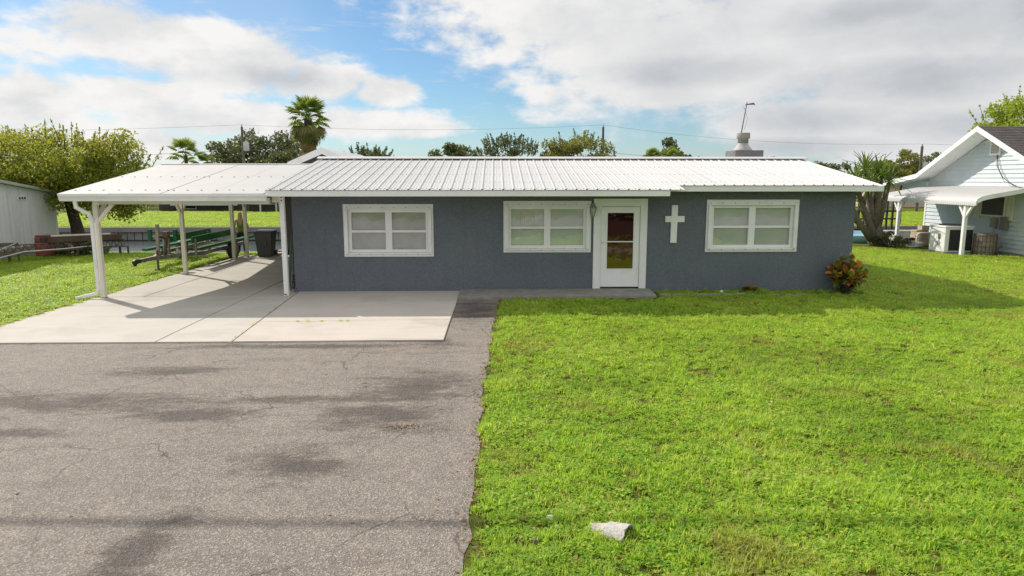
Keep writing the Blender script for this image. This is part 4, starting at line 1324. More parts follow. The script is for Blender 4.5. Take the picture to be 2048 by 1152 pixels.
def person():
    p = thing('person', 'person with long blond hair in a green sleeveless top, seen from behind on the bank', 'person', (-9.22, 25.0, -0.10))
    p.rotation_euler = (0, 0, R(14))
    skin = mat('skin', (0.52, 0.32, 0.22), (0.47, 0.28, 0.19), 6, 0.55)
    J, E = [], []

    def v(co, r, to=None):
        J.append((co, r))
        if to is not None:
            E.append((to, len(J) - 1))
        return len(J) - 1
    pel = v((0, 0, 0.88), (0.13, 0.10))
    sp1 = v((0, 0.0, 1.03), (0.115, 0.085), pel)
    chest = v((0, -0.01, 1.20), (0.13, 0.095), sp1)
    nb_ = v((0, -0.005, 1.325), (0.07, 0.06), chest)
    neck = v((0, 0.01, 1.385), 0.045, nb_)
    head = v((0, 0.02, 1.46), (0.068, 0.078), neck)
    crown = v((0, 0.02, 1.545), (0.062, 0.072), head)
    nose = v((0, 0.105, 1.455), 0.013, head)
    for s in (-1, 1):
        v((s * 0.074, 0.015, 1.46), 0.014, head)
        sh_ = v((s * 0.155, -0.005, 1.285), 0.052, chest)
        el_ = v((s * (0.25 if s > 0 else 0.22), -0.045, 1.03), 0.040, sh_)
        wr = v((s * 0.20, 0.16, 0.98), 0.026, el_)
        pm_ = v((s * 0.165, 0.225, 0.985), (0.034, 0.020), wr)
        for k, (dx, ln) in enumerate(((-0.026, 0.062), (-0.009, 0.072), (0.009, 0.068), (0.025, 0.052))):
            f1 = v((s * 0.155 + dx, 0.262, 0.99), 0.009, pm_)
            v((s * 0.145 + dx, 0.262 + ln * 0.7, 0.975), 0.008, f1)
        th_ = v((s * 0.125, 0.235, 1.0), 0.010, pm_)
        v((s * 0.105, 0.265, 1.005), 0.009, th_)
        hip = v((s * 0.085, 0.0, 0.80), (0.088, 0.09), pel)
        kn = v((s * 0.095, 0.02, 0.46), 0.055, hip)
        an = v((s * 0.10, -0.02, 0.09), 0.036, kn)
        v((s * 0.11, 0.12, 0.035), (0.035, 0.022), an)
    skin_obj('body', J, E, skin, p)
    top = [((0, 0, 0.80), (0.165, 0.135)), ((0, 0, 0.93), (0.150, 0.118)), ((0, 0, 1.03), (0.135, 0.105)), ((0, -0.01, 1.19), (0.150, 0.112)), ((0, -0.008, 1.27), (0.118, 0.085)), ((0.095, -0.005, 1.325), (0.032, 0.045)), ((-0.095, -0.005, 1.325), (0.032, 0.045))]
    skin_obj('tank_top', top, [(0, 1), (1, 2), (2, 3), (3, 4), (4, 5), (4, 6)], mat('green_top', (0.13, 0.24, 0.035), (0.10, 0.19, 0.03), 14, 0.8), p)
    tr = [((0, 0, 0.89), (0.148, 0.118)), ((0, 0, 0.99), (0.12, 0.09))]
    ed = [(0, 1)]
    for s in (-1, 1):
        o = len(tr)
        tr += [((s * 0.085, 0.0, 0.79), (0.102, 0.105)), ((s * 0.095, 0.02, 0.46), 0.068), ((s * 0.10, -0.015, 0.13), 0.050)]
        ed += [(0, o), (o, o + 1), (o + 1, o + 2)]
    skin_obj('trousers', tr, ed, mat('black_trousers', (0.018, 0.018, 0.022), None, 5, 0.85), p)
    hair = [((0, 0.0, 1.575), (0.052, 0.056)), ((0, -0.015, 1.51), (0.088, 0.086)), ((0, -0.055, 1.42), (0.088, 0.055)), ((0.0, -0.095, 1.28), (0.092, 0.036)), ((0.005, -0.118, 1.15), (0.075, 0.030)), ((0.01, -0.118, 1.06), (0.03, 0.018))]
    hm_ = mat('blond_hair', (0.50, 0.36, 0.20), (0.24, 0.16, 0.10), 26, 0.5, stretch=(1, 1, 0.12), bump=0.5, bump_scale=70)
    skin_obj('hair', hair, [(i, i + 1) for i in range(5)], hm_, p)
    for s in (-1, 1):
        o = MB().lathe((s * 0.028, 0.088, 1.468), [(0, -0.009), (0.008, -0.004), (0.008, 0.004), (0, 0.009)], 8).mesh('eye', M['black'], True)
        e = bpy.data.objects.new('eye', o)
        COL.objects.link(e)
        e.parent = p
        q = bpy.data.objects.new('shoe', MB().loft([[(s * 0.11 + a * 0.042, yb, z) for a, z in ((-1, 0.0), (1, 0.0), (1, 0.05), (0, 0.05 + h), (-1, 0.05))] for yb, h in ((-0.07, 0.05), (0.02, 0.05), (0.10, 0.03), (0.165, 0.0))]).mesh('shoe', M['black'], True))
        COL.objects.link(q)
        q.parent = p


person()

# ------------------------------------------------------------------ utility poles and lines
M['polewood'] = mat('pole_wood', (0.16, 0.13, 0.11), (0.10, 0.085, 0.075), 4, 0.9)


def upole(x, y, top, label, xf=False, r=0.13):
    t = thing('utility_pole', label, 'utility pole', (x, y, -0.1), 'wooden utility poles beyond the canal')
    MB().tube([(x, y, -0.2), (x, y, top)], [r, r * 0.8], 10).build('shaft', M['polewood'], t)
    MB().lathe((x, y, top), [(0.03, 0), (0.06, 0.06), (0.05, 0.2), (0.02, 0.25)], 8).build('insulator', M['steel'], t)
    if xf:
        MB().lathe((x + 0.34, y - 0.1, top - 2.15), [(0.24, 0), (0.26, 0.05), (0.26, 0.72), (0.20, 0.8), (0.05, 0.85)], 14).build('transformer', mat('transformer_grey', (0.48, 0.52, 0.55), None, 5, 0.5), t, True)
        MB().beam((x, y, top - 1.6), (x + 0.3, y - 0.1, top - 1.6), 0.06, 0.06).build('bracket', M['steel'], t)
    return Vector((x, y, top + 0.2))


t1 = upole(-23.3, 65, 7.35, 'wooden pole carrying a grey transformer in front of the dark oak', True)
t2 = upole(10.1, 65, 7.40, 'bare wooden pole rising beside the olive-green tree')
t3 = upole(12.9, 75, 5.6, 'short far pole between the olive tree and the palm tree clump')
t4 = upole(36.1, 58, 5.35, 'dark pole with a small transformer rising over the pink house', True)


def sag(a, b, s, n=14):
    return [a.lerp(b, i / n) - Vector((0, 0, s * 4 * (i / n) * (1 - i / n))) for i in range(n + 1)]


def line(a, b, s, label, r=0.008):
    o = MB().tube(sag(a, b, s), r, 5, False).build('power_line', M['polewood'])
    tag(rebase(o, a), label, 'power line', 'overhead lines beyond the canal')


line(Vector((-62, 65, 7.1)), t1, 0.35, 'thin top wire running from the transformer pole over the flowering tree')
line(t1, t2, 0.45, 'thin top wire between the transformer pole and the bare pole')
line(t2, t4, 0.6, 'thin top wire between the bare pole and the pole over the pink house')
line(t4, Vector((80, 58, 5.2)), 0.3, 'thin top wire leaving the pole over the pink house')
dz = Vector((0, 0, -2.2))
line(Vector((-62, 65, 4.6)), t1 + dz, 0.5, 'lower cable reaching the transformer pole over the small palm', 0.013)
line(t1 + dz, t2 + Vector((0, 0, -3.2)), 0.4, 'lower cable leaving the transformer pole towards the bare pole', 0.013)
line(t2 + Vector((0, 0, -2.8)), t3 + Vector((0, 0, -0.5)), 0.1, 'short lower cable between the bare pole and the short pole', 0.013)
line(t3 + Vector((0, 0, -0.4)), t4 + dz, 0.3, 'lower cable from the short pole to the pole over the pink house', 0.013)
line(t1 + Vector((0, 0, -2.4)), Vector((-29, 55, 3.2)), 0.8, 'slack service drop hanging across the dark oak', 0.013)
line(t4 + dz, Vector((80, 58, 3.6)), 0.3, 'lower cable leaving the pole over the pink house', 0.013)
# street line overhead whose shadow crosses the drive
o = MB().tube(sag(Vector((-32, 12.35, 8.2)), Vector((16, 10.55, 8.2)), 0.5), 0.035, 8, False).build('street_cable', M['black'])
tag(rebase(o, (-32, 12.35, 8.2)), 'bundled cable hanging high over the drive, casting a thin shadow', 'cable')

# ------------------------------------------------------------------ houses far off
def far_house(x0, x1, y0, y1, ze, zr, wall, roofm, label, axis='x', wins=()):
    t = thing('far_house', label, 'house', ((x0 + x1) / 2, (y0 + y1) / 2, -0.1))
    w = MB().box(x0, x1, y0, y1, -0.15, ze)
    ym = (y0 + y1) / 2
    xm = (x0 + x1) / 2
    if axis == 'x':
        for xx in (x0, x1 - 0.1):
            w.prism([(xx, y0, ze), (xx, y1, ze), (xx, ym, zr - 0.15)], (0.1, 0, 0))
    else:
        for yy in (y0, y1 - 0.1):
            w.prism([(x0, yy, ze), (x1, yy, ze), (xm, yy, zr - 0.15)], (0, 0.1, 0))
    w.build('wall', wall, t)
    o = 0.5
    if axis == 'x':
        s = (zr - ze) / (ym - y0)
        MB().prism([(x0 - o, y0 - o, ze - o * s), (x0 - o, ym, zr), (x0 - o, y1 + o, ze - o * s), (x0 - o, y1 + o, ze - o * s - 0.15), (x0 - o, ym, zr - 0.15), (x0 - o, y0 - o, ze - o * s - 0.15)], (x1 - x0 + 2 * o, 0, 0)).build('roof', roofm, t)
    else:
        s = (zr - ze) / (xm - x0)
        MB().prism([(x0 - o, y0 - o, ze - o * s), (xm, y0 - o, zr), (x1 + o, y0 - o, ze - o * s), (x1 + o, y0 - o, ze - o * s - 0.15), (xm, y0 - o, zr - 0.15), (x0 - o, y0 - o, ze - o * s - 0.15)], (0, y1 - y0 + 2 * o, 0)).build('roof', roofm, t)
    for (wx, wz, ww, wh) in wins:
        f = MB().box(wx, wx + ww, y0 - 0.05, y0 - 0.004, wz, wz + wh).build('window', M['white'], t)
        MB().box(wx + 0.06, wx + ww - 0.06, y0 - 0.062, y0 - 0.051, wz + 0.06, wz + wh - 0.06).build('pane', M['dark'], f)
    return t


M['stone'] = mat('brown_stone', (0.20, 0.165, 0.15), (0.12, 0.10, 0.095), 1.2, 0.9, 0.4, 8)
M['pink'] = mat('pink_stucco', (0.62, 0.48, 0.40), (0.56, 0.43, 0.36), 2, 0.9)
M['palegrey'] = mat('pale_roof', (0.55, 0.53, 0.50), (0.48, 0.46, 0.44), 2, 0.7)
M['maroon'] = mat('maroon_brick', (0.085, 0.045, 0.045), (0.06, 0.032, 0.034), 3, 0.9)
M['browns'] = mat('brown_roof', (0.17, 0.12, 0.10), (0.12, 0.085, 0.075), 3, 0.9)
fh = far_house(-29, -13.5, 60, 68, 1.6, 3.2, M['stone'], M['palegrey'], 'low brown stone house across the canal seen under the carport roof', 'x', [(-27.0, 0.05, 1.2, 0.5), (-19.0, 0.0, 0.5, 0.45)])
MB().prism([(-27.3, 58.4, 0.42), (-27.3, 60.0, 1.55), (-27.3, 60.0, 1.65), (-27.3, 58.4, 0.78)], (5.6, 0, 0)).build('porch_roof', mat('pale_blue_metal', (0.46, 0.55, 0.60), (0.42, 0.50, 0.55), 2, 0.5), fh)
for k in range(6):
    MB().box(-29.6, -27.5, 59.5, 59.6, 0.0 + k * 0.13, 0.06 + k * 0.13).build('slat', M['darkwood'], fh)
fd = thing('boat_dock', 'dark timber dock frame with a rust-red rail across the canal', 'dock', (-20.5, 57, -0.1))
for x in (-21.8, -20.6, -19.3, -18.0):
    MB().box(x - 0.06, x + 0.06, 56.9, 57.0, -0.2, 1.2).build('pile', M['palegrey'], fd)
MB().box(-22.2, -17.5, 56.8, 57.1, 0.75, 0.86).build('rail', mat('rust_red', (0.25, 0.13, 0.09), None, 4, 0.9), fd)
MB().box(-20.3, -18.2, 57.2, 58.2, -0.1, 0.55).build('tarp_heap', M['dark'], fd)
far_house(43.0, 47.5, 74, 82, 3.1, 4.25, M['pink'], M['palegrey'], 'pink gabled house far behind the neighbour roof', 'y', [(45.0, 2.6, 0.7, 0.35), (46.3, 2.6, 0.5, 0.35)])
far_house(36.5, 42.5, 66, 73, 2.35, 3.0, M['pink'], M['palegrey'], 'low pale-roofed house in front of the pink gable', 'x')
far_house(-6, 14, -34, -25, 2.6, 4.6, M['maroon'], M['browns'], 'dark red house across the street, reflected in the storm door', 'x', [])

# ------------------------------------------------------------------ trees
def quads_mesh(name, V, m):
    """V: (n,4,3) array, one leaf per quad"""
    n = len(V)
    me = bpy.data.meshes.new(name)
    me.vertices.add(n * 4)
    me.loops.add(n * 4)
    me.polygons.add(n)
    me.vertices.foreach_set('co', V.astype(np.float32).ravel())
    me.loops.foreach_set('vertex_index', np.arange(n * 4, dtype=np.int32))
    me.polygons.foreach_set('loop_start', np.arange(0, n * 4, 4, dtype=np.int32))
    me.polygons.foreach_set('loop_total', np.full(n, 4, dtype=np.int32))
    me.materials.append(m)
    me.update()
    return me


def leaves(rng, C, L, W, up=0.2):
    """diamond leaves at the points C with random orientation"""
    n = len(C)
    a = rng.normal(size=(n, 3))
    a[:, 2] += up
    a /= np.linalg.norm(a, axis=1, keepdims=True)
    b = rng.normal(size=(n, 3))
    b -= a * (a * b).sum(1, keepdims=True)
    b /= np.linalg.norm(b, axis=1, keepdims=True)
    l = L * rng.uniform(0.6, 1.4, (n, 1))
    w = W * rng.uniform(0.6, 1.4, (n, 1))
    return np.stack([C - a * l / 2, C + b * w / 2 - a * l * 0.05, C + a * l / 2, C - b * w / 2 - a * l * 0.05], axis=1)


def put_mesh(name, me, parent, off):
    o = bpy.data.objects.new(name, me)
    COL.objects.link(o)
    o.parent = parent
    me.transform(Matrix.Translation(-Vector(off)))
    OFF[o.name] = Vector(off)
    return o


BARK = mat('bark', (0.12, 0.095, 0.075), (0.07, 0.055, 0.045), 8, 0.95, 0.3, 30, 0.6, 30)


def tree(seed, label, base, ctr, rad, leafm, n=5000, L=0.3, W=0.16, clumps=70, cr=0.32, trunk=0.2, shell=0.55, twigs=0, lowcut=None, cat='tree', name='broadleaf_tree', group='trees beyond the canal', droop=None):
    rng = np.random.default_rng(seed)
    t = thing(name, label, cat, base, group)
    ctr, rad = np.array(ctr, float), np.array(rad, float)
    d = rng.normal(size=(clumps, 3))
    d /= np.linalg.norm(d, axis=1, keepdims=True)
    r = shell + (1 - shell) * rng.uniform(0, 1, (clumps, 1)) ** 0.7
    lob = 1 + 0.18 * np.sin(d[:, :1] * 5 + seed) * np.cos(d[:, 1:2] * 4 + d[:, 2:3] * 6 + seed * 2)
    CC = ctr + d * r * rad * lob
    if lowcut is not None:
        CC[:, 2] = np.maximum(CC[:, 2], lowcut + rng.uniform(0, 0.4, clumps))
    if droop is not None:
        CC = np.concatenate([CC, np.array(droop, float)])
        clumps = len(CC)
    sizes = rng.uniform(0.6, 1.25, clumps) * cr * rad.mean()
    which = rng.choice(clumps, n, p=sizes ** 2 / (sizes ** 2).sum())
    g = rng.normal(size=(n, 3))
    g *= (rng.uniform(0, 1, (n, 1)) ** 0.4) / np.maximum(np.linalg.norm(g, axis=1, keepdims=True), 1e-6)
    P = CC[which] + g * sizes[which][:, None] * np.array([1.05, 1.05, 0.8])
    tw = MB()
    bx, by, bz = base
    hub = Vector((ctr[0] * 0.4 + bx * 0.6, ctr[1] * 0.4 + by * 0.6, bz + (ctr[2] - rad[2] * 0.55 - bz) * 0.8 + 0.1))
    tw.tube([(bx, by, bz - 0.1), (bx * 0.7 + hub.x * 0.3, by, bz + (hub.z - bz) * 0.5), hub], [trunk * 1.25, trunk, trunk * 0.8], 10)
    for k in range(min(clumps, 22)):
        c = Vector(CC[k])
        mid = hub.lerp(c, 0.5) + Vector((0, 0, 0.12 * rad[2]))
        tw.tube([hub, mid, c], [trunk * 0.45, trunk * 0.25, trunk * 0.07], 6)
    extra = []
    if twigs:
        for k in range(twigs):
            a = rng.uniform(-1, 1)
            b = rng.uniform(-1, 1)
            zt = math.sqrt(max(0.05, 1 - min(0.95, a * a + b * b * 0.4)))
            p0 = ctr + np.array([a * 0.92 * rad[0], b * 0.6 * rad[1], zt * 0.85 * rad[2]])
            ln = rng.uniform(0.2, 0.5) * rad[2]
            lean = np.array([a * 0.5 + rng.normal() * 0.15, b * 0.3, 1.0])
            p1 = p0 + lean * ln
            tw.tube([p0 - lean * ln * 0.6, p0, p1], [0.02, 0.015, 0.006], 5)
            for s in rng.uniform(0, 1, 26):
                extra.append(p0 + (p1 - p0) * s + rng.normal(size=3) * 0.05 * rad[2] * (1.1 - s))
    tw.build('trunk', BARK, t)
    V = leaves(rng, P, L, W)
    if extra:
        V = np.concatenate([V, leaves(rng, np.array(extra), L * 0.9, W * 0.9, 0.8)])
    put_mesh('crown', quads_mesh('crown', V, leafm), t, base)
    return t


LM = {}
LM['flower'] = leafmat('leaf_yellow_green_red_tips', [(0.0, (0.045, 0.075, 0.012)), (0.3, (0.105, 0.16, 0.02)), (0.62, (0.20, 0.26, 0.03)), (0.84, (0.32, 0.33, 0.05)), (0.94, (0.42, 0.17, 0.06)), (1.0, (0.44, 0.27, 0.14))], 0.5, tint_scale=0.9, upn=0.35, trc=(0.62, 0.60, 0.05))
LM['oak'] = leafmat('leaf_dark_oak', [(0.0, (0.035, 0.045, 0.022)), (0.5, (0.085, 0.10, 0.045)), (1.0, (0.16, 0.16, 0.08))], 0.25, upn=0.25)
LM['olive'] = leafmat('leaf_olive', [(0.0, (0.075, 0.095, 0.018)), (0.5, (0.18, 0.195, 0.035)), (1.0, (0.30, 0.29, 0.07))], 0.4, upn=0.3, trc=(0.4, 0.4, 0.05))
LM['bluegreen'] = leafmat('leaf_dusky_green', [(0.0, (0.045, 0.07, 0.034)), (0.5, (0.10, 0.13, 0.058)), (1.0, (0.19, 0.19, 0.10))], 0.3, upn=0.25)
LM['bright'] = leafmat('leaf_bright_green', [(0.0, (0.10, 0.17, 0.014)), (0.5, (0.24, 0.34, 0.026)), (1.0, (0.42, 0.46, 0.06))], 0.45, upn=0.3, trc=(0.6, 0.65, 0.05))
LM['brown'] = leafmat('leaf_brownish', [(0.0, (0.06, 0.045, 0.02)), (0.5, (0.13, 0.095, 0.04)), (1.0, (0.19, 0.15, 0.07))], 0.2)

rngd = np.random.default_rng(3)
dr_ = [(-13.4 - 0.35 * abs(rngd.normal()), 26.3 + rngd.uniform(-0.8, 0.6), rngd.uniform(1.3, 2.6)) for k in range(14)] + [(rngd.uniform(-18.6, -17.0), 26.8 + rngd.uniform(-0.6, 0.6), rngd.uniform(1.0, 2.2)) for k in range(12)] + [(rngd.uniform(-15.6, -13.6), rngd.uniform(25.6, 26.8), rngd.uniform(1.5, 2.2)) for k in range(12)]
tree(21, 'broad yellow-green tree with reddish tips beside the plank shed', (-16.0, 26.7, -0.2), (-16.7, 26.7, 2.95), (3.45, 2.3, 1.45), LM['flower'], 42000, 0.12, 0.066, 170, 0.23, 0.22, 0.35, 50, 1.65, group=None, droop=dr_)
tree(31, 'wide dark oak standing behind the transformer pole', (-24.8, 74, -0.1), (-24.8, 74, 4.4), (4.9, 3.5, 3.1), LM['oak'], 11000, 0.34, 0.2, 110, 0.26, 0.35)
tree(32, 'lower dark crown joining the oak beside the tall palm', (-20.8, 70, -0.1), (-20.6, 70, 3.6), (2.6, 2.4, 2.0), LM['oak'], 3000, 0.34, 0.2, 40, 0.3, 0.25)
tree(33, 'dusky feathery shrub tree to the right of the gambrel roof', (-11.6, 62, -0.1), (-11.6, 62, 3.6), (3.1, 2.0, 1.7), LM['bluegreen'], 7000, 0.26, 0.09, 60, 0.25, 0.18, twigs=40)
tree(34, 'small round dark tree next to the wispy tree', (-4.0, 60, -0.1), (-3.9, 60, 4.0), (2.1, 1.6, 1.65), LM['bluegreen'], 4200, 0.30, 0.16, 36, 0.3, 0.18)
tree(35, 'wispy open-crowned tree with upright sprays above the ridge', (1.1, 55, -0.1), (1.1, 55, 3.7), (3.0, 2.0, 2.0), LM['bluegreen'], 3000, 0.22, 0.10, 44, 0.2, 0.16, shell=0.3, twigs=80)
tree(36, 'olive-green rounded tree beside the bare wooden pole', (6.5, 55, -0.1), (6.6, 55, 3.8), (3.0, 2.1, 2.15), LM['olive'], 11000, 0.21, 0.11, 90, 0.25, 0.2, twigs=20)
tree(37, 'dark round-topped tree behind a clump of small palms', (16.6, 66, -0.1), (16.6, 66, 3.9), (3.3, 2.2, 2.0), LM['oak'], 7500, 0.32, 0.18, 46, 0.28, 0.22)
tree(38, 'small brownish bush just right of the chimney', (23.9, 60, -0.1), (23.9, 60, 3.6), (1.0, 0.9, 1.0), LM['brown'], 900, 0.26, 0.15, 18, 0.3, 0.1)
tree(39, 'low dark tree seen past the right roof slope', (30.2, 62, -0.1), (30.2, 62, 3.1), (1.9, 1.5, 1.2), LM['oak'], 1700, 0.28, 0.16, 26, 0.3, 0.15)
tree(40, 'mid-green rounded tree behind the yucca and left of the dark pole', (41.0, 70, -0.1), (41.0, 70, 3.6), (2.6, 2.0, 1.7), LM['olive'], 6000, 0.28, 0.16, 44, 0.28, 0.2)
tree(41, 'dark green tree between the dark pole and the neighbour roof', (46.6, 72, -0.1), (46.6, 72, 3.6), (1.9, 1.7, 1.7), LM['bluegreen'], 2600, 0.30, 0.16, 36, 0.3, 0.2)
tree(42, 'bright green tree rising behind the brown shingle roof', (24.6, 31.0, -0.0), (24.4, 31.0, 4.5), (2.5, 1.8, 1.9), LM['bright'], 12000, 0.16, 0.085, 70, 0.25, 0.18, twigs=14, group=None)

# far-off wood that closes the horizon
rng = np.random.default_rng(77)
n = 16000
C = np.stack([rng.uniform(-190, 190, n), rng.uniform(112, 150, n), np.zeros(n)], 1)
C[:, 2] = rng.uniform(0, 1, n) ** 0.6 * (3.2 + 1.2 * np.sin(C[:, 0] * 0.21) * np.cos(C[:, 0] * 0.053 + 1) + 0.5 * np.sin(C[:, 0] * 0.9))
fw = bpy.data.objects.new('far_woods', quads_mesh('far_woods', leaves(rng, C, 1.6, 1.1), LM['oak']))
COL.objects.link(fw)
fw['kind'] = 'stuff'
fw['label'] = 'distant dark tree line closing the horizon'


# ------------------------------------------------------------------ palms
def fan_mesh(name, m, seg=17, pet=0.75, rad=0.72, droop=0.30, spread=82):
    b = MB()
    b.tube([(0, 0, 0), (0, pet * 0.6, 0.05), (0, pet, 0.02)], [0.022, 0.016, 0.012], 5)
    for k in range(seg):
        a = R(-spread + 2 * spread * k / (seg - 1))
        r = rad * (0.82 + 0.18 * math.cos(a))
        w = rad * 0.085
        dx, dy = math.sin(a), math.cos(a)
        nx, ny = dy, -dx
        o = (0, pet, 0.02)
        z = 0.03 * (1 if k % 2 else -1)
        m1 = (o[0] + dx * r * 0.55, o[1] + dy * r * 0.55, o[2] + z - droop * 0.12)
        m2 = (o[0] + dx * r, o[1] + dy * r, o[2] - droop * rad)
        b.add([o, (m1[0] + nx * w, m1[1] + ny * w, m1[2]), m2, (m1[0] - nx * w, m1[1] - ny * w, m1[2])], [(0, 1, 2, 3)])
    return b.mesh(name, m)


PG = leafmat('palm_frond_green', [(0.0, (0.09, 0.16, 0.03)), (0.5, (0.17, 0.26, 0.045)), (1.0, (0.30, 0.34, 0.08))], 0.4, trc=(0.4, 0.5, 0.06))
PB = leafmat('palm_frond_dead', [(0.0, (0.20, 0.14, 0.06)), (0.5, (0.31, 0.22, 0.10)), (1.0, (0.36, 0.28, 0.13))], 0.3, trc=(0.4, 0.3, 0.1))
PMIX = leafmat('palm_frond_fading', [(0.0, (0.09, 0.14, 0.03)), (0.5, (0.19, 0.20, 0.06)), (1.0, (0.30, 0.22, 0.09))], 0.35, trc=(0.35, 0.33, 0.08))


def palm(label, x, y, z0, crown, scale, ng, nf, nd, seed, trunk=0.22):
    t = thing('fan_palm', label, 'palm tree', (x, y, z0), 'fan palms beyond the canal')
    random.seed(seed)
    MB().tube([(x, y, z0 - 0.1), (x, y, crown - 1.0 * scale), (x, y, crown)], [trunk * 1.15, trunk, trunk * 1.1], 12).build('trunk', BARK, t)
    sets = [(fan_mesh('frond', PG), ng, -18, 82), (fan_mesh('frond', PMIX, droop=0.55), nf, -58, -15), (fan_mesh('dead_frond', PB, 13, 0.6, 0.75, 0.5, 60), nd, -84, -62)]
    for me, cnt, e0, e1 in sets:
        for k in range(cnt):
            az = k * 2.39996 + random.uniform(-0.2, 0.2)
            e = R(e0 + (e1 - e0) * ((k + 0.5) / cnt) + random.uniform(-7, 7))
            drop = 0 if e0 > -20 else (0.25 if e0 > -60 else random.uniform(0.35, 1.5))
            s = scale * random.uniform(0.85, 1.12)
            mm = Matrix.Translation((x, y, crown - drop * scale)) @ Matrix.Rotation(az, 4, 'Z') @ Matrix.Rotation(e, 4, 'X') @ Matrix.Rotation(random.uniform(-0.4, 0.4), 4, 'Y') @ Matrix.Scale(s, 4)
            inst('frond', me, t, mm)


palm('tall fan palm with a shaggy brown skirt of dead fronds', -13.25, 50, -0.1, 6.85, 1.14, 26, 26, 40, 1, 0.26)
palm('small bright fan palm in front of the dark oak', -33.0, 75, -0.1, 5.0, 1.5, 13, 4, 2, 2, 0.16)
palm('low wide palm whose fronds reach the carport roofline', -31.0, 76, -0.1, 3.7, 1.5, 12, 4, 1, 3, 0.16)
palm('bright small palm in front of the round-topped dark tree', 15.3, 60, -0.1, 4.25, 0.85, 14, 5, 2, 4, 0.13)
palm('dusky small palm beside the bright palm behind the ridge', 13.9, 61, -0.1, 4.35, 0.8, 13, 6, 3, 5, 0.13)

# ------------------------------------------------------------------ yucca by the neighbour's patio
yu = thing('yucca', 'multi-stemmed yucca with thick leaning trunks and sword leaves by the house corner', 'yucca', (15.2, 26.8, 0))
YB = mat('yucca_bark', (0.21, 0.18, 0.14), (0.12, 0.10, 0.075), 9, 0.95, 0.3, 40, 0.6, 40)
heads = [(14.0, 26.5, 2.62), (14.55, 26.9, 2.98), (15.05, 26.6, 2.72), (15.55, 26.9, 2.55), (13.75, 26.4, 2.05), (13.72, 26.7, 1.55), (14.4, 26.3, 2.35), (15.2, 27.2, 2.9)]
tw = MB()
tw.tube([(15.25, 26.8, -0.1), (15.15, 26.8, 0.5), (14.95, 26.8, 1.2), (14.75, 26.85, 2.0), (14.55, 26.9, 2.9)], [0.38, 0.27, 0.17, 0.12, 0.08], 12)
tw.tube([(15.1, 26.75, 0.1), (14.75, 26.65, 0.9), (14.35, 26.55, 1.6), (14.0, 26.5, 2.55)], [0.2, 0.15, 0.12, 0.07], 10)
tw.tube([(15.0, 26.75, 0.7), (15.05, 26.7, 1.6), (15.05, 26.6, 2.65)], [0.2, 0.13, 0.08], 10)
tw.tube([(15.2, 26.85, 0.8), (15.4, 26.9, 1.7), (15.55, 26.9, 2.5)], [0.16, 0.12, 0.07], 10)
tw.tube([(14.9, 26.7, 0.3), (14.3, 26.5, 0.9), (13.95, 26.4, 1.4), (13.75, 26.4, 2.0)], [0.16, 0.12, 0.09, 0.06], 10)
tw.tube([(14.3, 26.5, 0.9), (13.9, 26.6, 1.2), (13.72, 26.7, 1.5)], [0.1, 0.08, 0.05], 8)
tw.tube([(14.35, 26.55, 1.6), (14.4, 26.3, 2.3)], [0.09, 0.05], 8)
tw.tube([(14.95, 26.8, 1.2), (15.2, 27.2, 2.85)], [0.12, 0.06], 8)
tw.build('trunk', YB, yu, True)
YL = [leafmat('yucca_leaf_' + c, st, 0.25) for c, st in (('deep', [(0.0, (0.05, 0.11, 0.022)), (1.0, (0.11, 0.20, 0.04))]), ('light', [(0.0, (0.18, 0.29, 0.05)), (1.0, (0.30, 0.38, 0.09))]))]
ym = []
for m in YL:
    b = MB()
    L, w = 0.78, 0.036
    lp = [(0, 0.0, 0.6), (0.3, 0.02, 1.0), (0.65, 0.0, 0.85), (1.0, -0.12, 0.03)]
    vs = []
    for s, z, ww in lp:
        vs += [(-w * ww, s * L, z * L + 0.008), (0, s * L, z * L - 0.006), (w * ww, s * L, z * L + 0.008)]
    fs = []
    for k in range(3):
        for j in range(2):
            fs.append((k * 3 + j, k * 3 + j + 1, (k + 1) * 3 + j + 1, (k + 1) * 3 + j))
    b.add(vs, fs)
    ym.append(b.mesh('sword_leaf', m))
random.seed(14)
for h in heads:
    for k in range(37):
        e = R(-42 + 125 * ((k + 0.5) / 37) + random.uniform(-8, 8))
        mm = Matrix.Translation(h) @ Matrix.Rotation(k * 2.39996, 4, 'Z') @ Matrix.Rotation(e, 4, 'X') @ Matrix.Scale(random.uniform(0.8, 1.2), 4)
        inst('sword_leaf', ym[1 if random.random() < 0.45 else 0], yu, mm)
tree(51, 'dark low shrub around the foot of the yucca', (15.5, 26.55, 0), (15.45, 26.5, 0.32), (0.75, 0.5, 0.32), LM['oak'], 1800, 0.09, 0.05, 30, 0.3, 0.02, cat='shrub', name='low_shrub', group=None)
tree(52, 'tangle of dark weeds under the lattice mast beside the drum', (-14.6, 24.1, -0.05), (-14.5, 24.1, 0.22), (1.0, 0.6, 0.30), LM['oak'], 2200, 0.09, 0.05, 30, 0.3, 0.02, cat='weeds', name='weed_thicket', group=None)

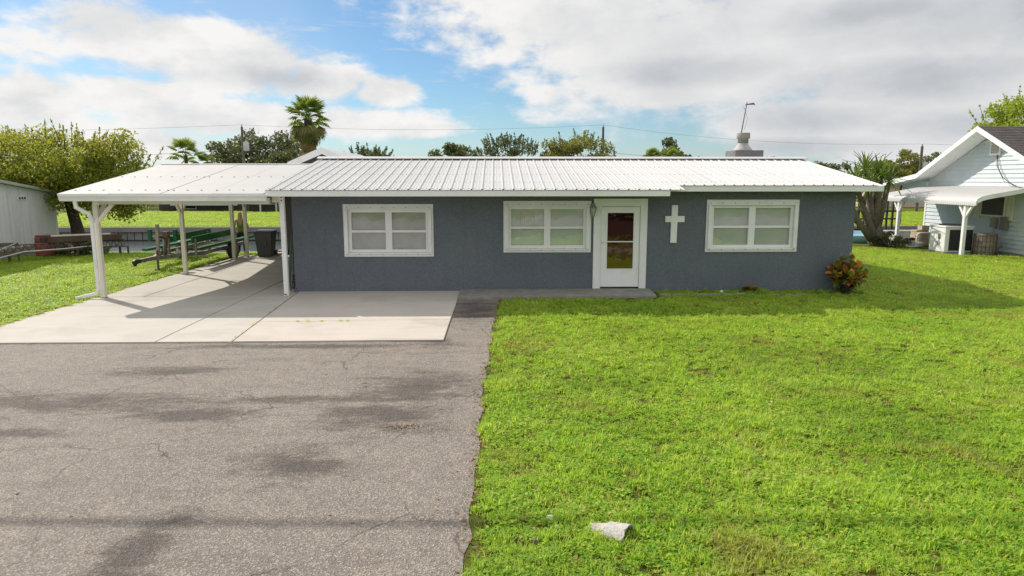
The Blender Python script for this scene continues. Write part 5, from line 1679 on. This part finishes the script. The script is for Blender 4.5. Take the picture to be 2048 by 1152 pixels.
# ------------------------------------------------------------------ croton at the house corner
cro = thing('croton_shrub', 'croton shrub with orange and bronze leaves at the house corner', 'shrub', (8.18, 15.58, 0))
CM = [leafmat('croton_' + n_, st, 0.25, 0.35, inst_random=True) for n_, st in (('orange', [(0.0, (0.55, 0.22, 0.03)), (0.6, (0.66, 0.32, 0.06)), (1.0, (0.68, 0.46, 0.11))]), ('bronze', [(0.0, (0.28, 0.09, 0.03)), (0.6, (0.40, 0.14, 0.045)), (1.0, (0.48, 0.22, 0.05))]), ('green', [(0.0, (0.06, 0.11, 0.016)), (0.7, (0.20, 0.26, 0.03)), (1.0, (0.40, 0.38, 0.05))]))]
cm_ = []
for m in CM:
    b = MB()
    L = 0.205
    vs = []
    for s, z, ww in ((0, 0, 0.12), (0.25, 0.02, 0.8), (0.55, 0.01, 1.0), (0.8, -0.05, 0.7), (1.0, -0.14, 0.05)):
        w = 0.056 * ww
        vs += [(-w, s * L, z * L + 0.30 * w), (0, s * L, z * L), (w, s * L, z * L + 0.30 * w)]
    fs = [(k * 3 + j, k * 3 + j + 1, k * 3 + j + 4, k * 3 + j + 3) for k in range(4) for j in range(2)]
    b.add(vs, fs)
    cm_.append(b.mesh('leaf', m))
st = MB()
random.seed(23)
tips = []
for k in range(17):
    a = k * 2.39996
    rr = 0.47 * math.sqrt((k + 0.5) / 17)
    p0 = Vector((8.20 + 0.06 * math.cos(a), 15.58 + 0.05 * math.sin(a), 0))
    tip = Vector((8.18 + rr * math.cos(a) * 1.0, 15.55 + rr * math.sin(a) * 0.75, 0.74 - 0.55 * (rr / 0.43) ** 2 * 0.5 + random.uniform(-0.08, 0.06)))
    mid = p0.lerp(tip, 0.5) + Vector((0, 0, 0.06))
    st.tube([p0, mid, tip], [0.012, 0.009, 0.005], 6)
    tips.append((tip, mid))
st.build('stems', BARK, cro)
cnt = 0
for tip, mid in tips:
    for j in range(16):
        f = j / 15
        p = tip.lerp(mid, f * 0.95)
        e = R(60 - 85 * f + random.uniform(-18, 18))
        q = random.random()
        me = cm_[0 if q < 0.42 else (1 if q < 0.62 else 2)] if f < 0.75 else cm_[2 if q < 0.6 else 1]
        inst('leaf', me, cro, Matrix.Translation(p) @ Matrix.Rotation(j * 2.39996 + random.uniform(-0.4, 0.4), 4, 'Z') @ Matrix.Rotation(e, 4, 'X') @ Matrix.Rotation(random.uniform(-0.5, 0.5), 4, 'Y') @ Matrix.Scale(random.uniform(0.75, 1.15), 4))
for k in range(26):
    a = random.uniform(0, 6.28)
    p = Vector((8.18 + random.uniform(0.02, 0.16) * math.cos(a), 15.56 + 0.14 * math.sin(a), random.uniform(0.04, 0.3)))
    inst('leaf', cm_[2], cro, Matrix.Translation(p) @ Matrix.Rotation(a, 4, 'Z') @ Matrix.Rotation(R(random.uniform(-30, 40)), 4, 'X'))
sp_ = thing('bedding_plant', 'small bronze-leaved bedding plant at the foot of the grey wall', 'plant', (6.0, 15.72, 0))
for k in range(22):
    a = k * 2.39996
    inst('leaf', cm_[1 if k % 3 == 0 else 2], sp_, Matrix.Translation((6.0 + 0.10 * math.cos(a) * (k % 5) / 5 * 1.8, 15.72 + 0.04 * math.sin(a), 0.02 + 0.07 * ((k * 7) % 10) / 10)) @ Matrix.Rotation(a, 4, 'Z') @ Matrix.Rotation(R(30), 4, 'X'))
ed = thing('garden_edging', 'row of low scalloped concrete edging blocks along the grey wall', 'edging', (6, 15.27, 0))
random.seed(6)
x = 3.75
while x < 8.0:
    h = 0.06 + random.uniform(-0.012, 0.012) - (0.025 if x > 5.6 else 0)
    b = MB()
    b.loft([[(x + 0.135 + 0.135 * c, yy, zz) for c, zz in ((-1, -0.02), (1, -0.02), (1, h * 0.7), (0.5, h * 0.95), (0, h), (-0.5, h * 0.95), (-1, h * 0.7))] for yy in (15.25 + random.uniform(-0.01, 0.01), 15.31)])
    b.build('edging_block', M['oldconcrete'], ed)
    x += 0.285
for (px, py, s, lab) in ((5.28, 15.62, 0.035, 'small white stone at the foot of the grey wall'), (0.42, 4.98, 0.018, 'white chip of pipe lying in the grass'), (0.27, 4.62, 0.022, 'small brown stone in the grass near the drive edge')):
    random.seed(int(px * 100))
    b = MB()
    b.lathe((px, py, 0), [(s * 0.7, 0.0), (s * 1.1, s * 0.5), (s * 0.8, s * 1.1 + 0.03), (s * 0.2, s * 1.35 + 0.03)], 7, 1.3, 0.8)
    b.v = [(a + random.uniform(-1, 1) * s * 0.15, b_ + random.uniform(-1, 1) * s * 0.15, c) for a, b_, c in b.v]
    o = b.build('stone', M['pvc'] if 'white' in lab else M['wood'])
    tag(rebase(o, (px, py, 0)), lab, 'stone')
# broken pipe end in the lawn
bp = thing('broken_pipe', 'broken white concrete pipe end half buried in the front lawn', 'pipe', (0.85, 4.78, 0))
PW = mat('pipe_white', (0.58, 0.56, 0.54), (0.44, 0.41, 0.38), 14, 0.85, 0.3, 60, 0.5, 60, dirt=(0.22, 0.17, 0.12), dirt_scale=9, dirt_amt=0.8)


def shell(p0, p1, r0, r1, a0, a1, thick, seed):
    random.seed(seed)
    p0, p1 = Vector(p0), Vector(p1)
    d = (p1 - p0).normalized()
    s = d.cross(Vector((0, 0, 1))).normalized()
    u = s.cross(d)
    out, inn = [], []
    n = 14
    loops = []
    for rr, pp in ((r0, p0), (r0 * 0.5 + r1 * 0.5, p0.lerp(p1, 0.5)), (r1, p1)):
        lp = []
        for k in range(n + 1):
            a = R(a0 + (a1 - a0) * k / n)
            jit = d * random.uniform(-0.012, 0.012)
            lp.append(pp + jit + (s * math.cos(a) + u * math.sin(a)) * rr)
        for k in range(n, -1, -1):
            a = R(a0 + (a1 - a0) * k / n)
            lp.append(pp + (s * math.cos(a) + u * math.sin(a)) * (rr - thick))
        loops.append(lp)
    return MB().loft(loops)


shell((0.72, 4.86, -0.04), (0.85, 4.77, -0.02), 0.08, 0.10, 5, 172, 0.018, 1).build('pipe_collar', PW, bp)
shell((0.845, 4.785, -0.018), (0.98, 4.69, -0.005), 0.105, 0.118, 8, 165, 0.018, 2).build('pipe_end', PW, bp)
MB().tube([(0.90, 4.746, -0.01), (0.955, 4.707, -0.008)], 0.098, 16).lathe((1.03, 4.68, -0.05), [(0.10, 0), (0.10, 0.062)], 12, 1.0, 0.6).build('pipe_hollow_shade', M['dark'], bp)  # dark plug and ground disc stand in for shade at the open end

# ------------------------------------------------------------------ grass
def tuft(seed, n, rad, hmin, hmax, w, lean, m, broad=0):
    rng = random.Random(seed)
    b = MB()
    for k in range(n):
        a = rng.uniform(0, 6.283)
        r = rad * math.sqrt(rng.random())
        x, y = r * math.cos(a), r * math.sin(a)
        h = rng.uniform(hmin, hmax)
        t = rng.uniform(0, 6.283)
        l = rng.uniform(0.2, 1.0) * lean * h
        dx, dy = math.cos(t), math.sin(t)
        ww = w * rng.uniform(0.6, 1.3)
        sx, sy = -dy * ww / 2, dx * ww / 2
        p1 = (x + dx * l * 0.35, y + dy * l * 0.35, h * 0.62)
        p2 = (x + dx * l, y + dy * l, h)
        b.add([(x - sx, y - sy, 0), (x + sx, y + sy, 0), (p1[0] + sx, p1[1] + sy, p1[2]), (p1[0] - sx, p1[1] - sy, p1[2]), p2], [(0, 1, 2, 3), (3, 2, 4)])
    for k in range(broad):
        a = rng.uniform(0, 6.283)
        r = rad * math.sqrt(rng.random())
        x, y, z = r * math.cos(a), r * math.sin(a), rng.uniform(0.015, hmax * 0.7)
        s = rng.uniform(0.008, 0.016)
        tx, ty = rng.uniform(-0.5, 0.5), rng.uniform(-0.5, 0.5)
        t = rng.uniform(0, 6.283)
        c, q = math.cos(t) * s, math.sin(t) * s
        b.add([(x + c, y + q, z + tx * c), (x - q, y + c, z + ty * s), (x - c, y - q, z - tx * c), (x + q, y - c, z - ty * s)], [(0, 1, 2, 3)])
    return b.mesh('grass_tuft', m)


GM = leafmat('grass_blade', [(0.0, (0.05, 0.13, 0.025)), (0.28, (0.17, 0.35, 0.035)), (0.55, (0.34, 0.53, 0.05)), (0.80, (0.54, 0.62, 0.10)), (0.92, (0.72, 0.66, 0.26)), (1.0, (0.80, 0.68, 0.38))], 0.52, 0.5, 0.55, True, 0.3, 0.3, (0.76, 1.0, 0.06), 0.35, 0.6)
GD = leafmat('grass_dry', [(0.0, (0.24, 0.25, 0.04)), (0.5, (0.36, 0.31, 0.09)), (1.0, (0.46, 0.33, 0.15))], 0.4, 0.6, 0.8, True, upn=0.6, trc=(0.7, 0.6, 0.12))


def tuft_set(name, metas):
    c = bpy.data.collections.new(name)
    for me in metas:
        c.objects.link(bpy.data.objects.new('grass_tuft', me))
    return c


fine = tuft_set('fine_tufts', [tuft(s, 26, 0.052, 0.018, 0.048, 0.0075, 1.9, GM, 10) for s in range(4)] + [tuft(9, 14, 0.075, 0.02, 0.05, 0.007, 1.2, GM, 34), tuft(10, 16, 0.07, 0.02, 0.045, 0.006, 1.3, GD, 4), tuft(12, 12, 0.06, 0.015, 0.04, 0.006, 1.6, GD, 2), tuft(11, 30, 0.06, 0.04, 0.085, 0.006, 0.9, GM, 0)])
coarse = tuft_set('coarse_tufts', [tuft(20 + s, 40, 0.13, 0.022, 0.055, 0.013, 1.8, GM, 14) for s in range(4)] + [tuft(29, 24, 0.12, 0.02, 0.05, 0.012, 1.2, GD, 6)])


def scatter(name, polys, coll, density, seed, smin, smax, label, z=0.0, patch=0.5):
    b = MB()
    for poly in polys:
        b.add([(p[0], p[1], p[2] if len(p) > 2 else z) for p in poly], [tuple(range(len(poly)))])
    o = b.build(name, M['lawn'])
    o['kind'] = 'stuff'
    o['label'] = label
    ng = bpy.data.node_groups.new(name, 'GeometryNodeTree')
    ng.interface.new_socket('Geometry', in_out='INPUT', socket_type='NodeSocketGeometry')
    ng.interface.new_socket('Geometry', in_out='OUTPUT', socket_type='NodeSocketGeometry')
    nd, lk = ng.nodes, ng.links
    gi, go = nd.new('NodeGroupInput'), nd.new('NodeGroupOutput')
    ds = nd.new('GeometryNodeDistributePointsOnFaces')
    ds.inputs['Seed'].default_value = seed
    lk.new(gi.outputs[0], ds.inputs['Mesh'])
    ps = nd.new('GeometryNodeInputPosition')
    ns_ = nd.new('ShaderNodeTexNoise')
    ns_.inputs['Scale'].default_value = 1.1
    ns_.inputs['Detail'].default_value = 3
    lk.new(ps.outputs[0], ns_.inputs['Vector'])
    mr = nd.new('ShaderNodeMapRange')
    lk.new(ns_.outputs[0], mr.inputs[0])
    mr.inputs[1].default_value = 0.3
    mr.inputs[2].default_value = 0.6
    mr.inputs[3].default_value = density * (1 - patch)
    mr.inputs[4].default_value = density
    lk.new(mr.outputs[0], ds.inputs['Density'])
    ci = nd.new('GeometryNodeCollectionInfo')
    ci.inputs['Collection'].default_value = coll
    ci.inputs['Separate Children'].default_value = True
    ci.inputs['Reset Children'].default_value = True
    ip = nd.new('GeometryNodeInstanceOnPoints')
    ip.inputs['Pick Instance'].default_value = True
    lk.new(ds.outputs['Points'], ip.inputs['Points'])
    lk.new(ci.outputs[0], ip.inputs['Instance'])
    rv = nd.new('FunctionNodeRandomValue')
    rv.data_type = 'FLOAT_VECTOR'
    rv.inputs[0].default_value = (-0.12, -0.12, 0)
    rv.inputs[1].default_value = (0.12, 0.12, 6.283)
    lk.new(rv.outputs[0], ip.inputs['Rotation'])
    # taller and shorter patches
    n2 = nd.new('ShaderNodeTexNoise')
    n2.inputs['Scale'].default_value = 0.9
    n2.inputs['Detail'].default_value = 4
    lk.new(ps.outputs[0], n2.inputs['Vector'])
    m2 = nd.new('ShaderNodeMapRange')
    m2.inputs[1].default_value = 0.3
    m2.inputs[2].default_value = 0.7
    m2.inputs[3].default_value = smin
    m2.inputs[4].default_value = smax
    lk.new(n2.outputs[0], m2.inputs[0])
    rs = nd.new('FunctionNodeRandomValue')
    rs.data_type = 'FLOAT'
    rs.inputs[2].default_value = 0.75
    rs.inputs[3].default_value = 1.25
    mu = nd.new('ShaderNodeMath')
    mu.operation = 'MULTIPLY'
    lk.new(m2.outputs[0], mu.inputs[0])
    lk.new(rs.outputs[1], mu.inputs[1])
    lk.new(mu.outputs[0], ip.inputs['Scale'])
    lk.new(ip.outputs[0], go.inputs[0])
    md = o.modifiers.new('scatter', 'NODES')
    md.node_group = ng
    return o


def strip(y0, y1, x1, step=0.4):
    out = []
    y = y0
    while y < y1 - 1e-6:
        yb = min(y + step, y1)
        out.append([(drive_edge(y) + 0.06 + 0.05 * math.sin(y * 7), y), (x1, y), (x1, yb), (drive_edge(yb) + 0.06 + 0.05 * math.sin(yb * 7), yb)])
        y = yb
    return out


scatter('front_lawn', strip(3.4, 8.6, 9.0), fine, 520, 1, 0.6, 1.45, 'mown green grass of the front lawn near the drive')
scatter('upper_lawn', strip(8.6, 14.9, 13.5) + [[(3.75, 14.9), (13.5, 14.9), (13.5, 15.22), (3.75, 15.22)], [(3.75, 15.33), (8.0, 15.33), (8.0, 15.9), (3.75, 15.9)]], fine, 300, 2, 0.75, 1.4, 'mown green grass in front of the grey house')
scatter('side_lawn', [[(8.62, 15.22), (13.5, 15.22), (13.5, 26.4), (8.62, 26.4)], [(13.5, 8.6), (19, 12), (19, 23.0), (16.0, 23.3), (15.8, 25.6), (13.5, 26.4)]], coarse, 62, 3, 0.9, 1.3, 'mown green grass between the two houses')
scatter('back_lawn', [[(-9.0, 9.5), (-8.99, 23.8), (-16.2, 23.8), (-16.2, 19.5), (-11.0, 11.0), (-10.4, 9.5)], [(-8.99, 23.8, 0), (-7.8, 23.8, 0), (-7.8, 27.9, -0.34), (-16.2, 27.9, -0.34), (-16.2, 23.8, 0)]], coarse, 85, 4, 0.95, 1.45, 'green grass beside the carport and along the canal bank')
scatter('far_lawn', [[(-34, 39.95, -0.1), (-6, 39.95, -0.1), (-6, 58, -0.1), (-34, 58, -0.1)], [(14, 39.95, -0.1), (36, 39.95, -0.1), (36, 56, -0.1), (14, 56, -0.1)]], coarse, 34, 5, 1.3, 2.0, 'sunlit lawn across the canal')
random.seed(19)
fr = []
yy_ = 11.0
while yy_ < 23.3:
    w_ = random.uniform(0.0, 0.13)
    fr.append([(-9.02, yy_, 0.02), (-8.95 + w_, yy_ + 0.05, 0.032), (-8.95 + w_ * 0.6, yy_ + 0.2, 0.032), (-9.02, yy_ + 0.25, 0.02)])
    yy_ += random.uniform(0.2, 0.45)
scatter('pad_fringe', fr, fine, 220, 8, 0.8, 1.3, 'grass creeping over the edge of the concrete pad')
# weeds in the slab joints and along the pad edges
js = []
for k in range(16):
    y0 = 10.9 + k * 0.26
    xa = -4.3 - (y0 - 10.96) * 0.065
    js.append([(xa - 0.012, y0, 0.028), (xa + 0.012, y0, 0.028), (xa + 0.0, y0 + 0.16, 0.028), (xa - 0.02, y0 + 0.16, 0.028)])
for k in range(14):
    xa = -4.2 + k * 0.13
    js.append([(xa, 12.50, 0.030), (xa + 0.09, 12.50, 0.030), (xa + 0.09, 12.525, 0.030), (xa, 12.525, 0.030)])
js.append([(-4.36, 10.90, 0.01), (-4.2, 10.90, 0.01), (-4.2, 10.96, 0.01), (-4.36, 10.96, 0.01)])
js.append([(-7.65, 10.9, 0.01), (-7.45, 10.9, 0.01), (-7.45, 10.96, 0.01), (-7.65, 10.96, 0.01)])
scatter('joint_weeds', js, fine, 260, 6, 0.45, 0.7, 'small weeds growing in the concrete joints', patch=0.9)
# fallen leaves along the edges
rng = np.random.default_rng(9)
C = []
for k in range(520):
    y_ = rng.uniform(3.5, 14.8)
    C.append((drive_edge(y_) + 0.02 + rng.normal() * 0.05 - abs(rng.normal()) * 0.03, y_, 0.016))
for k in range(900):
    y_ = rng.uniform(11.0, 23.5)
    C.append((-9.02 + rng.normal() * 0.10, y_, 0.030))
for k in range(60):
    C.append((-1.0 + rng.normal() * 0.10, 7.06 + rng.normal() * 0.03, 0.014))
for k in range(90):
    C.append((rng.uniform(-6, 0), rng.uniform(4, 10.8), 0.014))
C = np.array(C)
V = leaves(rng, C, 0.045, 0.026)
V[:, :, 2] = C[:, None, 2] + (V[:, :, 2] - C[:, None, 2]) * 0.25
ll = bpy.data.objects.new('leaf_litter', quads_mesh('leaf_litter', V, leafmat('dry_leaf', [(0.0, (0.12, 0.065, 0.03)), (0.5, (0.26, 0.16, 0.07)), (1.0, (0.42, 0.27, 0.12))], 0.1)))
COL.objects.link(ll)
ll['kind'] = 'stuff'
ll['label'] = 'dry fallen leaves along the drive and pad edges'
import OpenImageIO as oiio, numpy as np, sys
im=oiio.ImageBuf('/workdir/render_main.png').get_pixels(oiio.UINT8)[:,:,:3].astype(float)
pts=dict(conc=(150,335,12,3),concshade=(330,305,15,4),asphalt=(120,420,40,10),asph2=(300,480,40,20),grassmid=(700,350,60,8),grassnear=(800,480,60,30),grassshade=(700,305,40,3),wall=(470,260,15,15),walltop=(470,205,15,4),wallR=(770,270,40,8),roof=(470,175,40,5),carroof=(170,178,30,4),fascia=(470,193,40,1),skyblue=(470,60,20,20),cloudL=(100,50,30,20),cloudR=(800,60,60,30),nbwall=(1000,165,10,6),leftgrass=(60,275,20,8),pane=(370,240,8,4),door=(625,280,15,6),tree=(60,170,30,10),farlawn=(255,218,20,2))
for k,(x,y,w,h) in pts.items():
    p=im[y-h:y+h+1,x-w:x+w+1].reshape(-1,3); print(k,p.mean(0).round().astype(int))
